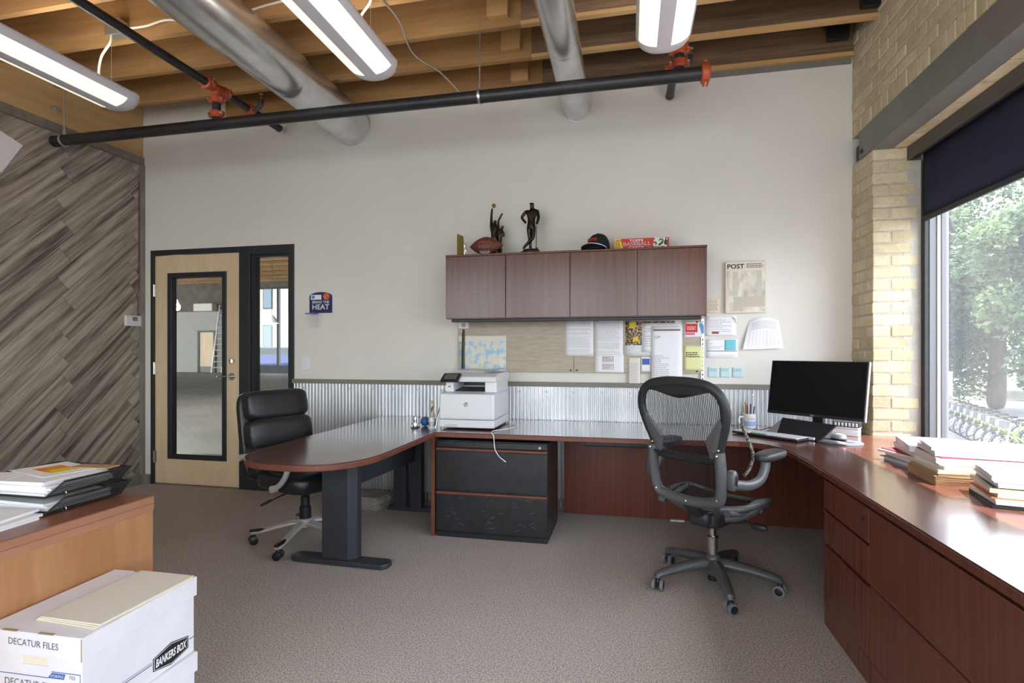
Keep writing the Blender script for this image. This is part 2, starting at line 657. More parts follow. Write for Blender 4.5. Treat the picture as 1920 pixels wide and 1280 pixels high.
pw, pl = 0.152, 0.914
d45 = math.sqrt(0.5)
gap = 0.0012
for k in range(-24, 18):
    # plank rows run up to the right at 45 degrees; row k is offset k*pw across; ends line up in columns
    shift = 3.62 * 1.0
    for j in range(-8, 6):
        s0 = (shift / d45) + j * pl + (k * pw) + 0.04 * math.sin(k * 2.3)
        s1 = s0 + pl
        q = []
        for s_, t_ in ((s0 + gap, k * pw + gap), (s1 - gap, k * pw + gap), (s1 - gap, (k + 1) * pw - gap), (s0 + gap, (k + 1) * pw - gap)):
            q.append((s_ * d45 - t_ * d45 + 0.0, s_ * d45 + t_ * d45 - 1.6))
        q = clip(q, 1.2, 4.262, 0)
        q = clip(q, 0.09, 3.055, 1) if q else q
        if q:
            ar = abs(sum(q[i - 1][0] * q[i][1] - q[i][0] * q[i - 1][1] for i in range(len(q)))) / 2
            if ar > 0.0008:
                dx = random.uniform(0, 0.0016)
                MB().prism(q, -4.6, -4.588 + dx, 'x').build('plank', m_plank, wl_)
t1 = MB().box(-4.6, -4.556, YF, 4.29, 3.055, 3.125)
struct(t1.build('trim_1', m_trimgrey, bevel=0.004))
struct(MB().box(-4.6, -4.548, 4.262, 4.29, 0.09, 3.055).build('trim_2', m_trimgrey, bevel=0.004))
struct(MB().box(-4.6, -4.57, YF, 4.262, 0, 0.09).build('baseboard_left', m_trimgrey, bevel=0.004))
lb = MB().box(-4.74, -4.572, YF, 4.286, 3.127, 3.70).build('timber_beam', m_beamy, origin=(-4.65, 4.2, 3.127))
tag(lb, 'golden solid timber beam running above the grey plank wall', 'beam')
for y_ in (3.47, 2.9):
    n_ = len(lb.children)
    MB().cyl((-4.572, y_, 3.235), (-4.556, y_, 3.235), 0.028, n=16).box(-4.557, -4.548, y_ - .012, y_ + .012, 3.223, 3.247).build('bolt_washer', m_galv, lb, smooth=True)

# ceiling deck and joists
ceil = struct(MB().box(-4.75, 1.95, YF, 4.29, 3.70, 3.78).build('ceiling', m_deck))
yb = 3.505
ys = []
while yb > YF + 0.1:
    ys.append(yb)
    yb -= 0.405
ys = [3.91] + ys
jl = MB().box(-4.572, -0.70, 0, 0.04, 3.42, 3.70)
jr = MB().box(-0.70, 1.70, 0, 0.04, 3.447, 3.70)
fs = MB().box(-0.70, 1.70, -0.001, 0.041, 3.42, 3.446)
bk = MB().box(-0.92, -0.78, -0.042, -0.001, 3.475, 3.699)
meshes = [jl.mesh('joist', m_gold, False), jr.mesh('weathered_joist', m_dark, False), fs.mesh('furring_strip', m_furr, False), bk.mesh('joist_block', m_furr, False)]
for y_ in ys:
    for me in meshes:
        o = bpy.data.objects.new(me.name, me)
        C.objects.link(o)
        o.parent = ceil
        o.location = (0, y_ - 0.04, 0)
MB().box(-3.62, -0.68, 4.25, 4.289, 3.412, 3.70).build('joist', m_gold, ceil)
MB().box(-0.68, 1.56, 4.25, 4.289, 3.405, 3.70).build('weathered_joist', m_dark, ceil)
MB().box(-0.68, 1.56, 4.245, 4.289, 3.374, 3.404).build('furring_strip', m_furr, ceil)
MB().box(-0.93, -0.79, 4.208, 4.249, 3.44, 3.70).build('joist_block', m_furr, ceil)
for y_, x_ in ((4.2, 1.44), (3.84, 1.52)):
    MB().box(x_ - 0.07, x_ + 0.07, y_ - .02, y_ + .018, 3.47, 3.66).build('joist_hanger', m_black, ceil, bevel=0.003)
struct(MB().box(-0.2, 1.555, 4.272, 4.29, 3.334, 3.3735).build('trim_3', m_steel))

# right wall: brick skin on a mortar core, steel channel over a wide window opening
wr = MB()
wr.box(1.567, 1.95, 3.955, 4.44, 0, 2.60)
wr.box(1.567, 1.95, YF, 4.29, 2.79, 3.78).box(1.685, 1.95, YF, 4.29, 2.60, 2.79)
wr.box(1.60, 1.95, YF, 3.962, 0, 0.66)
wr.box(1.575, 1.95, -0.1, 0.45, 0.66, 2.60).box(1.575, 1.95, YF, -2.5, 0.66, 2.60)
wall_r = struct(wr.build('wall_right', m_mortar))
# window pier: courses of bricks wrapping the corner
ch = 0.0775
bh = 0.0655
nb = 0
for i in range(9, 34):
    z0 = 2.598 - (34 - i) * ch + 0.006
    z1 = z0 + bh
    if z1 > 2.597:
        z1 = 2.597
    j = lambda: random.uniform(-0.003, 0.003)
    if i % 2 == 0:
        spans = [(1.562, 1.660), (1.672, 1.80 + random.uniform(-.012, .04))]
        side = [(3.95, 4.053), (4.065, 4.285)]
    else:
        spans = [(1.562, 1.775 + random.uniform(-.02, .012))]
        side = [(3.95, 4.165), (4.177, 4.285)]
    for n_, (a, b) in enumerate(spans):
        if n_ == 0:
            y1 = side[0][1]
            q = MB().box(a + j(), b, 3.95 + j(), y1, z0 + j() * .5, z1 + j() * .5)
        else:
            q = MB().box(a, b, 3.95 + j(), 4.05, z0 + j() * .5, z1 + j() * .5)
        q.build('brick', m_brick, wall_r, bevel=0.004, seg=1)
        nb += 1
    a, b = side[1]
    MB().box(1.562 + j(), 1.66, a, b, z0, z1).build('brick', m_brick, wall_r, bevel=0.004, seg=1)
    nb += 1
MB().box(1.74, 1.8419, 3.9525, 4.05, 0.6, 2.50).build('cement_patch', m_patch, wall_r, bevel=0.004)
# bricks above the channel: one course on end, then running courses
z0 = 2.79
y_ = 4.285
while y_ > 1.0:
    w_ = random.uniform(0.062, 0.072)
    MB().box(1.562 + random.uniform(-.004, .003), 1.66, y_ - w_, y_, z0 + 0.006, z0 + 0.105).build('brick', m_brick, wall_r, bevel=0.004, seg=1)
    y_ -= w_ + 0.012
    nb += 1
for r_ in range(8):
    za = z0 + 0.117 + r_ * ch
    y_ = 4.285 + (0.11 if r_ % 2 else 0.0)
    while y_ > 1.0:
        w_ = 0.21 if (r_ % 5) != 3 else 0.10
        y1 = min(y_, 4.285)
        y0 = y_ - w_
        if y1 - y0 > 0.02:
            MB().box(1.562 + random.uniform(-.004, .003), 1.66, y0 + random.uniform(0, .004), y1, za + random.uniform(-.002, .002), za + bh + random.uniform(-.003, .002)).build('brick', m_brick, wall_r, bevel=0.004, seg=1)
            nb += 1
        y_ -= w_ + 0.012
print('bricks', nb)
# soffit course under the wall, behind the channel
y_ = 3.94
while y_ > 1.4:
    MB().box(1.69, 1.83, y_ - 0.205, y_, 2.592, 2.62).build('brick', m_brick, wall_r, bevel=0.004, seg=1)
    y_ -= 0.215
# steel channel lintel
st = thing('steel_lintel', 'grey painted steel channel lintel over the window, let into the brick', 'beam', (1.6, 2.0, 2.594))
MB().box(1.556, 1.566, YF + .2, 4.15, 2.594, 2.788).box(1.566, 1.684, YF + .2, 4.15, 2.594, 2.604).box(1.566, 1.684, YF + .2, 4.15, 2.778, 2.788).build('channel', m_steel, st, bevel=0.002)
MB().box(1.548, 1.557, 4.09, 4.115, 2.625, 2.65).build('bolt_head', m_black, st)
MB().box(1.556, 1.60, 4.15, 4.20, 2.60, 2.70).build('end_dark_hole', m_black, st, bevel=0.006)  # black block puts in the dark of the hole at the channel end

# window in the right wall
w1 = struct(thing('window_1', 'wide window with dark metal frame in the buff brick wall', None, (1.9, 2.2, 0.66)))
f_ = MB()
f_.box(1.865, 1.905, 3.90, 3.95, 0.66, 2.60).box(1.925, 1.965, 3.885, 3.95, 0.66, 2.60)
f_.box(1.865, 1.965, 0.45, 0.52, 0.66, 2.60).box(1.865, 1.965, 0.45, 3.95, 2.52, 2.60).box(1.865, 1.965, 0.45, 3.95, 0.66, 0.70)
f_.box(1.88, 1.965, 2.16, 2.22, 0.70, 2.55)
f_.build('window_frame', m_alu, w1, bevel=0.002)
MB().box(1.842, 1.864, 3.905, 3.95, 0.70, 2.50).build('shade_channel', m_black, w1)
MB().box(1.9055, 1.9245, 3.892, 3.95, 0.70, 2.58).build('edge_light_strip', m_white, w1)  # white strip paints the bright edge light in the frame gap
MB().box(1.948, 1.954, 0.50, 2.17, 0.69, 2.53).build('pane', m_glass, w1)
MB().box(1.948, 1.954, 2.21, 3.90, 0.69, 2.53).build('pane', m_glass, w1)
MB().box(1.60, 1.99, 0.45, 3.945, 0.62, 0.665).build('window_sill', m_trimgrey, w1)
w2 = struct(thing('window_2', 'second window in the brick wall behind the camera', None, (1.9, -1.3, 0.66)))
MB().box(1.90, 1.96, -2.5, -2.44, 0.66, 2.6).box(1.90, 1.96, -.16, -.1, .66, 2.6).box(1.9, 1.96, -2.44, -.16, 2.54, 2.6).box(1.9, 1.96, -2.44, -.16, .66, .72).build('window_frame', m_alu, w2)
MB().box(1.928, 1.934, -2.44, -.16, .72, 2.54).build('pane', m_glass, w2)
# rear wall with three tall windows
rw = MB()
rw.box(-4.75, 1.95, YF - .15, YF, 0, 0.6).box(-4.75, 1.95, YF - .15, YF, 2.95, 3.78)
for a, b in ((-4.75, -4.25), (-2.35, -2.2), (-.3, -.15), (1.5, 1.95)):
    rw.box(a, b, YF - .15, YF, 0.6, 2.95)
struct(rw.build('wall_rear', m_wall))
for i, (a, b) in enumerate(((-4.25, -2.35), (-2.2, -.3), (-.15, 1.5))):
    w_ = struct(thing('window_%d' % (3 + i), 'tall window behind the camera', None, ((a + b) / 2, YF - .08, .6)))
    MB().frame(a, b, .6, 2.95, a + .05, b - .05, .65, 2.9, YF - .1, YF - .05).build('window_frame', m_black, w_)
    MB().box(a + .05, b - .05, YF - .08, YF - .074, .65, 2.9).build('pane', m_glassd, w_)

# roller shade
sh = thing('roller_shade', 'dark roller shade pulled partly down behind a grey metal fascia', 'window shade', (1.82, 2.2, 2.1))
MB().box(1.76, 1.768, 0.5, 3.95, 2.505, 2.592).box(1.768, 1.842, 3.942, 3.95, 2.505, 2.592).box(1.768, 1.842, 0.5, 0.51, 2.505, 2.592).build('fascia', M('bronze_grey_fascia', (86, 82, 76), rough=0.5), sh, bevel=0.002)
MB().cyl((1.81, 0.52, 2.545), (1.81, 3.94, 2.545), 0.028, n=16).build('roller_tube', m_black, sh, smooth=True)


def shade_fn(u, v):
    y = 0.54 + u * 3.38
    return (1.842 + (0.010 * math.sin(y * 11.0) + 0.006 * math.sin(y * 23.0 + 1)) * v * (1 - v) * 3, y, 2.545 - v * 0.42)


sf = MB().grid(shade_fn, 140, 8)
ms2 = m_shade.node_tree
tls = ms2.nodes.new('ShaderNodeBsdfTranslucent')
tls.inputs[0].default_value = (.10, .11, .17, 1)
mxx = ms2.nodes.new('ShaderNodeMixShader')
mxx.inputs[0].default_value = .30
ms2.links.new(ms2.nodes['Principled BSDF'].outputs[0], mxx.inputs[1])
ms2.links.new(tls.outputs[0], mxx.inputs[2])
ms2.links.new(mxx.outputs[0], ms2.nodes['Material Output'].inputs['Surface'])
sfo = sf.build('shade_cloth', m_shade, sh, smooth=True)
so = sfo.modifiers.new('thick', 'SOLIDIFY')
so.thickness = 0.001
MB().box(1.834, 1.85, 0.54, 3.92, 2.098, 2.13).build('hem_bar', m_black, sh, bevel=0.004)
bc = MB()
for i in range(150):
    z_ = 2.50 - i * 0.0125
    bc.sup((1.80, 2.86 + 0.0 * z_, z_), (0.006, 0.006, 0.006), 1, 1, 5, 4)
bo = bc.build('bead_chain', m_black, origin=(1.80, 2.86, 0.63))
tag(bo, 'black beaded pull chain hanging down the window', 'pull chain')
# ================================================================ back wall: door, wainscot, ceiling services
d1 = struct(thing('door_1', 'birch door with full glass lite and black framed sidelight', None, (-3.97, 4.3, 0)))
fx0, fx1, fz = -4.478, -2.938, 2.231
fm = MB()
fm.box(fx0, -4.443, 4.278, 4.42, 0, fz).box(-3.503, -3.388, 4.278, 4.42, 0, fz).box(-2.987, fx1, 4.278, 4.42, 0, fz)
fm.box(-4.443, -3.503, 4.278, 4.42, 2.180, fz).box(-3.388, -2.987, 4.278, 4.42, 2.150, fz).box(-3.388, -2.987, 4.278, 4.42, 0, 0.10)
fm.build('door_frame', m_frame, d1, bevel=0.003)
sl = MB().frame(-4.441, -3.505, 0.012, 2.178, -4.28, -3.663, 0.262, 1.996, 4.297, 4.34).build('door_leaf', m_birch, d1)
MB().frame(-4.295, -3.648, 0.247, 2.011, -4.247, -3.693, 0.298, 1.962, 4.286, 4.35).build('glazing_stop', m_frame, d1, bevel=0.004)
MB().box(-4.25, -3.69, 4.318, 4.323, 0.29, 1.97).build('pane', m_glassd, d1)
MB().frame(-3.388, -2.987, 0.10, 2.15, -3.362, -3.008, 0.125, 2.128, 4.30, 4.35).build('sidelight_stop', m_frame, d1)
MB().box(-3.37, -3.0, 4.325, 4.33, 0.11, 2.14).build('sidelight_pane', m_glassd, d1)
for z_ in (1.848, 1.106, 0.263):
    MB().cyl((-4.443, 4.284, z_ - .057), (-4.443, 4.284, z_ + .057), 0.009, n=12).box(-4.46, -4.426, 4.2925, 4.2975, z_ - .057, z_ + .057).build('hinge', m_nickel, d1, smooth=True)
h_ = MB().cyl((-3.588, 4.297, 1.035), (-3.588, 4.286, 1.035), 0.034, n=24).cyl((-3.588, 4.286, 1.035), (-3.588, 4.245, 1.035), 0.011, n=12)
h_.build('handle_rose', m_nickel, d1, smooth=True)
MB().tube(smooth_path([(-3.588, 4.243, 1.035), (-3.63, 4.238, 1.037), (-3.68, 4.238, 1.034), (-3.705, 4.242, 1.03)], 4), [0.011] * 8 + [0.010] * 5, 10, flat=0.8).build('lever_handle', m_nickel, d1, smooth=True)
MB().cyl((-3.588, 4.297, 1.178), (-3.588, 4.283, 1.178), 0.027, n=24).box(-3.592, -3.584, 4.268, 4.284, 1.16, 1.196).build('deadbolt', m_nickel, d1, smooth=True)
MB().box(-4.44, -3.51, 4.28, 4.42, 0.0, 0.009).build('threshold', m_nickel, d1)

# corrugated steel wainscot
wn_ = struct(thing('trim_4', 'corrugated galvanised steel wainscot under a grey cap rail', None, (-0.7, 4.28, 0)))
edges = [-2.93, -2.08, -1.2, -0.32, 0.56, 1.555]
for i in range(5):
    a, b = edges[i], edges[i + 1] + 0.01

    def cf(u, v, a=a, b=b):
        x = a + (b - a) * u
        return (x, 4.2695 - 0.0135 * math.sin(2 * math.pi * x / 0.0318) - 0.001 * (i % 2), 0.02 + 0.968 * v)
    n_ = int((b - a) / 0.0318 * 10)
    MB().grid(cf, n_, 1).build('corrugated_sheet', m_corr, wn_, smooth=True, ang=80)
    for k in range(4):
        x_ = a + 0.11 + k * 0.22
        MB().sup((x_, 4.256, 0.945), (0.016, 0.012, 0.016), 1, 1, 8, 6).build('screw', m_galv, wn_, smooth=True)
MB().box(-2.937, 1.555, 4.250, 4.289, 0.985, 1.022).build('cap_rail', m_cap, wn_, bevel=0.003)
MB().box(-2.937, 1.555, 4.262, 4.289, 0.0, 0.08).build('base_rail', m_cap, wn_, bevel=0.003)

# switch and thermostat
sw = thing('light_switch', 'white rocker light switch on the wall beside the sidelight', 'switch', (-2.818, 4.288, 1.16))
MB().box(-2.86, -2.776, 4.283, 4.29, 1.10, 1.223).build('cover_plate', m_white, sw, bevel=0.003)
MB().box(-2.836, -2.80, 4.278, 4.284, 1.126, 1.197).build('rocker', m_white, sw, bevel=0.002)
th_ = thing('thermostat', 'white wall thermostat on the plank wall near the corner', 'thermostat', (-4.57, 4.185, 1.555))
MB().box(-4.587, -4.56, 4.10, 4.262, 1.505, 1.605).build('housing', m_white, th_, bevel=0.006)
MB().box(-4.561, -4.557, 4.165, 4.215, 1.555, 1.592).build('display', M('lcd_grey', (120, 128, 122), rough=0.3), th_)
MB().tube(smooth_path([(-4.582, 4.235, 1.605), (-4.582, 4.24, 1.75), (-4.58, 4.225, 1.80), (-4.58, 4.245, 1.88), (-4.582, 4.25, 2.3), (-4.583, 4.252, 2.9)], 6), 0.004, 6).build('wire', M('brown_wire', (120, 80, 62), rough=0.6), th_)
wp = MB().prism([(3.02, 2.885), (3.09, 2.915), (3.247, 2.86), (3.10, 2.60), (2.93, 2.70)], -4.583, -4.582, 'x').build('paper_sheet', m_paper, origin=(-4.582, 3.1, 2.78))
tag(wp, 'blank white paper sheet pinned askew high on the plank wall', 'paper')

# mini basketball hoop board
hp = thing('mini_hoop', 'small navy basketball hoop board with white lettering on the white wall', 'toy hoop', (-2.668, 4.285, 1.602))
pts = [(-2.786, 1.602), (-2.551, 1.602), (-2.551, 1.758)] + [(-2.668 + 0.117 * math.cos(a), 1.758 + 0.04 * math.sin(a)) for a in [math.pi * k / 10 for k in range(1, 10)]] + [(-2.786, 1.758)]
MB().prism(pts, 4.280, 4.288, 'y').build('backboard', m_white, hp)
pts2 = [(-2.668 + (p[0] + 2.668) * 0.955, 1.70 + (p[1] - 1.70) * 0.95) for p in pts]
MB().prism(pts2, 4.2785, 4.2805, 'y').build('printed_face', m_navy, hp)
MB().box(-2.765, -2.662, 4.2775, 4.2786, 1.726, 1.768).build('logo_panel', m_paper, hp)
MB().sup((-2.742, 4.2772, 1.749), (0.036, 0.001, 0.028), 1, .8, 14, 8).build('logo_blob', M('light_blue', (70, 150, 210)), hp)
MB().cyl((-2.612, 4.2786, 1.754), (-2.612, 4.277, 1.754), 0.031, n=20).build('printed_ball', M('flame_orange', (236, 130, 30), (190, 60, 20), scale=30), hp)
text('BRING THE', 0.04, m_white, hp, (-2.668, 4.2776, 1.704), (1, 0, 0), (0, 0, 1), fit=(0.165, 0.024), bold=0.0006)
text('HEAT', 0.06, m_white, hp, (-2.668, 4.2776, 1.661), (1, 0, 0), (0, 0, 1), fit=(0.165, 0.045), bold=0.001)
MB().tube(arc((-2.716, 4.215, 1.598), 0.055, 0, 2 * math.pi, 28, 'xy')[:-1], 0.0028, 8, closed=True).tube([(-2.716, 4.268, 1.598), (-2.716, 4.28, 1.606)], 0.003, 6).build('rim', M('blue_rim', (70, 110, 190)), hp, smooth=True)
net = MB()
for i in range(12):
    a = 2 * math.pi * i / 12
    p = []
    for k in range(7):
        t = k / 6
        aa = a + (0.35 if k % 2 else -0.35) * 0.75
        rr = 0.055 * (1 - 0.45 * t)
        p.append((-2.716 + 0.012 * t + rr * math.cos(aa), 4.215 + rr * math.sin(aa), 1.598 - 0.115 * t + 0.006 * math.sin(i * 3)))
    net.tube(p, 0.0012, 5)
net.build('net', M('white_net', (226, 222, 222)), hp)

# ---------------------------------------------------------------- ducts
for nm, x_, z_, r_, lab in (('round_duct', -2.365, 3.235, 0.165, 'wide round galvanised duct above the door side of the room'), ('round_duct', -0.405, 3.203, 0.106, 'narrower round galvanised duct between the pendant lights')):
    t = thing(nm, lab, 'duct', (x_, 2.0, z_), group='ceiling ducts')
    yy = 4.288
    k = 0
    while yy > -2.6:
        y0 = yy - (0.9 if k == 0 else 1.22)
        MB().tube([(x_, yy, z_), (x_, yy - .02, z_), (x_, y0 + .02, z_), (x_, y0, z_)], [r_ * 1.0, r_, r_, r_ * 1.0], 40, caps=(k == 0)).build('duct_section', m_galv2, t, smooth=True)
        MB().tube([(x_, y0 + .03, z_), (x_, y0 + .015, z_), (x_, y0 - .015, z_), (x_, y0 - .03, z_)], [r_ * 1.002, r_ * 1.012, r_ * 1.012, r_ * 1.002], 40, caps=False).build('duct_seam', m_galv2, t, smooth=True)
        yy = y0
        k += 1
    MB().tube([(x_, 4.289, z_), (x_, 4.283, z_)], [r_ * 1.03, r_ * 1.015], 40).build('wall_collar', m_galv, t, smooth=True)

# ---------------------------------------------------------------- pendant lights


def pendant(x_, label, yend=3.2):
    t = thing('pendant_light', label, 'pendant light', (x_, yend - 1.2, 2.965), group='linear pendant lights')
    w, y0, y1, zt = 0.150, yend - 2.42, yend, 3.03

    def prof(a):      # a -1..1 across, bottom curve
        return (x_ + w * a, zt - 0.092 * math.sqrt(max(0, 1 - abs(a) ** 2.4)))

    def strip(a0, a1, name, mat, off=0.0, ya=y0, ybb=y1):
        mb = MB()
        n = 10
        rings = []
        for y in (ya, ybb):
            top = []
            for i in range(n + 1):
                a = a0 + (a1 - a0) * i / n
                px, pz = prof(a)
                top.append((px, y, pz - off))
            bot = [(p[0], y, p[2] + 0.006) for p in reversed(top)]
            rings.append(top + bot)
        mb.rings(rings, True)
        return mb.build(name, mat, t, smooth=True, ang=50)
    strip(-1.0, -0.90, 'rim', m_lampbody, 0, y0, y1 - .09)
    strip(0.90, 1.0, 'rim', m_lampbody, 0, y0, y1 - .09)
    strip(-0.90, -0.25, 'lens', m_lens, 0.0, y0, y1 - 0.12)
    strip(0.25, 0.90, 'lens', m_lens, 0.0, y0, y1 - 0.12)
    strip(-0.90, -0.25, 'lens_end', m_lampbody, 0.0, y1 - .12, y1 - 0.09)
    strip(0.25, 0.90, 'lens_end', m_lampbody, 0.0, y1 - .12, y1 - 0.09)
    strip(-0.25, 0.25, 'spine', m_spine, 0.001, y0, y1 - .09)
    # rounded end cap
    rings = []
    for k in range(9):
        tt = k / 8
        y = y1 - 0.09 + 0.09 * math.sin(tt * math.pi / 2)
        sc = 0.55 + 0.45 * math.cos(tt * math.pi / 2)
        rings.append([(x_ + (prof(-1 + 2 * i / 20)[0] - x_) * sc, y, zt - (zt - prof(-1 + 2 * i / 20)[1]) * sc) for i in range(21)] + [(x_ + w * sc, y, zt + .012), (x_ - w * sc, y, zt + .012)])
    MB().rings(rings, True).build('end_cap', m_lampbody, t, smooth=True, ang=60)
    MB().box(x_ - w, x_ + w, y0, y1 - 0.09, zt, zt + 0.012).box(x_ - .05, x_ + .05, y0, y1 - .1, zt + .012, zt + .05).build('housing', m_lampbody, t, bevel=0.004)
    MB().box(x_ - w + .012, x_ - .055, y0 + .02, y1 - .1, zt + .0122, zt + .016).box(x_ + .055, x_ + w - .012, y0 + .02, y1 - .1, zt + .0122, zt + .016).build('added_uplight_strip', m_added_uplight, t)  # unseen glowing strips added on top to brighten the ceiling
    for y in (y1 - 0.12, y0 + 0.3):
        MB().cyl((x_, y, zt + .05), (x_, y, 3.43), 0.0016, n=6).cyl((x_, y, 3.36), (x_, y, 3.425), 0.005, n=8).build('suspension_cable', m_galv, t)
    MB().tube(smooth_path([(x_ - .03, y1 - .16, zt + .05), (x_ - .07, y1 - .15, 3.16), (x_ - .06, y1 - .14, 3.28), (x_ + .0, y1 - .13, 3.37), (x_ + .0, y1 - .12, 3.43)], 6), 0.008, 8).build('power_cord', m_cord, t, smooth=True)
    return t


pendant(-3.46, 'lit linear pendant light hanging nearest the plank wall', 3.12)
pendant(-1.53, 'lit linear pendant light hanging between the two round ducts', 3.11)
pendant(0.185, 'lit linear pendant light hanging right of the narrow duct', 3.17)
for x_, nm_ in ((-3.44, 'left'), (-1.53, 'middle'), (0.185, 'right')):  # unseen second row, added to brighten the room
    pendant(x_, 'lit linear pendant light added behind the camera, %s of its row' % nm_, 0.35)

jb = thing('junction_box', 'square galvanised junction box on the joist above the leftmost pendant', 'electrical box', (-3.42, 2.86, 3.50))
MB().box(-3.50, -3.38, 2.99, 3.058, 3.43, 3.53).build('box_body', m_galv, jb, bevel=0.003)
MB().box(-3.505, -3.375, 2.985, 2.991, 3.425, 3.535).build('cover', m_galv, jb, bevel=0.002)
cd = MB()
cd.tube(smooth_path([(-3.37, 3.03, 3.48), (-3.2, 3.02, 3.47), (-3.05, 3.035, 3.50), (-2.85, 3.045, 3.47), (-2.62, 3.05, 3.46), (-2.3, 3.045, 3.50), (-2.05, 3.045, 3.52), (-1.75, 3.04, 3.53), (-1.5, 3.04, 3.52)], 6), 0.007, 8)
tag(cd.build('conduit', m_cord, origin=(-2.4, 3.04, 3.48), smooth=True), 'white flexible conduit clipped along a golden joist behind the wide duct', 'conduit')
cd = MB()
cd.tube(smooth_path([(-1.62, 2.35, 3.425), (-1.55, 2.7, 3.41), (-1.48, 3.0, 3.41), (-1.46, 3.25, 3.41), (-1.52, 3.62, 3.41), (-1.42, 3.9, 3.41), (-1.36, 4.2, 3.39)], 6), 0.006, 8)
tag(cd.build('conduit', m_galv, origin=(-1.5, 3.2, 3.42), smooth=True), 'thin flexible conduit crossing under the joists right of the middle pendant', 'conduit')

# ---------------------------------------------------------------- sprinkler pipework
py, pz = 3.47, 2.975
mp_ = thing('sprinkler_main', 'long black sprinkler main pipe crossing the room below the joists', 'pipe', (-2, py, pz))
MB().cyl((-4.55, py, pz), (0.455, py, pz), 0.0415, n=24).build('pipe', m_pipe, mp_, smooth=True)
MB().cyl((-4.57, py, pz), (-4.54, py, pz), 0.043, n=24).build('end_cap', m_plastic, mp_, smooth=True)
MB().tube([(0.43, py, pz), (0.435, py, pz), (0.475, py, pz), (0.482, py, pz)], [0.05, 0.059, 0.059, 0.048], 24).obox((0.455, py - .0, pz + .062), (0.035, 0.03, 0.03)).obox((0.455, py, pz - .062), (0.035, 0.03, 0.03)).build('coupling', m_orange, mp_, smooth=True, bevel=0.004)
for zz in (.072, -.085):
    MB().cyl((0.455, py - .03, pz + zz * .85), (0.455, py + .03, pz + zz * .85), 0.006, n=8).build('bolt', m_galv, mp_, smooth=True)


def hanger(parent, x_):
    MB().tube(arc((x_, py, pz), 0.046, R(-250), R(70), 26, 'yz'), 0.004, 6, flat=2.6, up=(1, 0, 0)).build('hanger_loop', m_galv, parent, smooth=True)
    MB().cyl((x_, py, pz + .045), (x_, py, 3.50), 0.0055, n=8).cyl((x_, py, pz + .045), (x_, py, pz + .085), 0.010, n=8).build('hanger_rod', m_galv, parent, smooth=True)


hanger(mp_, -4.47)
hanger(mp_, -0.98)


def coupling_y(mb, x_, y_, z_, r_):
    mb.tube([(x_, y_ - .028, z_), (x_, y_ - .022, z_), (x_, y_ + .022, z_), (x_, y_ + .028, z_)], [r_ * 1.15, r_ * 1.5, r_ * 1.5, r_ * 1.15], 20)
    for s_ in (-1, 1):
        mb.obox((x_ + s_ * r_ * 1.6, y_, z_), (0.03, 0.036, 0.026))


def branch(xb, zb_, y_end, label, tee_y, drop):
    t = thing('sprinkler_branch', label, 'pipe', (xb, 3.0, zb_))
    r_ = 0.030
    MB().cyl((xb, -2.6, zb_), (xb, tee_y - .09, zb_), r_, n=20).build('pipe', m_pipe, t, smooth=True)
    MB().cyl((xb, tee_y + .09, zb_), (xb, y_end, zb_), r_, n=20).build('pipe', m_pipe, t, smooth=True)
    MB().cyl((xb, tee_y - .08, zb_), (xb, tee_y + .08, zb_), r_ * 1.15, n=20).cyl((xb, tee_y, zb_), (xb, tee_y, zb_ - .07), r_ * 1.15, n=20).build('tee', m_orange, t, smooth=True)
    for yy in (tee_y - .085, tee_y + .085):
        c_ = MB()
        coupling_y(c_, xb, yy, zb_, r_)
        co = c_.build('coupling', m_orange, t, smooth=True, bevel=0.003)
        for s_ in (-1, 1):
            MB().cyl((xb + s_ * r_ * 1.7, yy, zb_ - .03), (xb + s_ * r_ * 1.7, yy, zb_ + .03), 0.006, n=8).build('bolt', m_galv, co, smooth=True)
    if drop:
        MB().cyl((xb, tee_y, zb_ - .07), (xb, tee_y, pz + .03), r_, n=20).build('drop_pipe', m_pipe, t, smooth=True)
        for zc in (zb_ - .085, pz + .075):
            cc = MB().tube([(xb, tee_y, zc - .026), (xb, tee_y, zc - .018), (xb, tee_y, zc + .018), (xb, tee_y, zc + .026)], [r_ * 1.15, r_ * 1.5, r_ * 1.5, r_ * 1.15], 20)
            for s_ in (-1, 1):
                cc.obox((xb + s_ * r_ * 1.6, tee_y, zc), (0.03, 0.026, 0.036))
            co = cc.build('coupling', m_orange, t, smooth=True, bevel=0.003)
            for s_ in (-1, 1):
                MB().cyl((xb + s_ * r_ * 1.75, tee_y - .03, zc), (xb + s_ * r_ * 1.75, tee_y + .03, zc), 0.006, n=8).build('bolt', m_galv, co, smooth=True)
    ys_ = tee_y + 0.36
    c_ = MB()
    coupling_y(c_, xb, ys_, zb_, r_)
    c_.build('coupling', m_orange, t, smooth=True, bevel=0.003)
    MB().tube(smooth_path([(xb + .03, ys_, zb_ - .005), (xb + .075, ys_, zb_ + .0), (xb + .105, ys_, zb_ + .03), (xb + .108, ys_, zb_ + .07)], 5), 0.018, 12).build('elbow', m_pipeg, t, smooth=True)
    hd = MB().cyl((xb + .108, ys_, zb_ + .068), (xb + .108, ys_, zb_ + .09), 0.014, 0.011, n=12).cyl((xb + .108, ys_, zb_ + .09), (xb + .108, ys_, zb_ + .115), 0.004, n=8).cyl((xb + .108, ys_, zb_ + .115), (xb + .108, ys_, zb_ + .118), 0.016, n=14)
    hd.build('sprinkler_head', M('brass', (196, 160, 96), rough=0.3, metal=0.8), t, smooth=True)
    MB().cyl((xb, y_end, zb_), (xb, y_end + .015, zb_), r_ * 1.08, n=20).build('end_cap', m_pipeg, t, smooth=True)
    return t


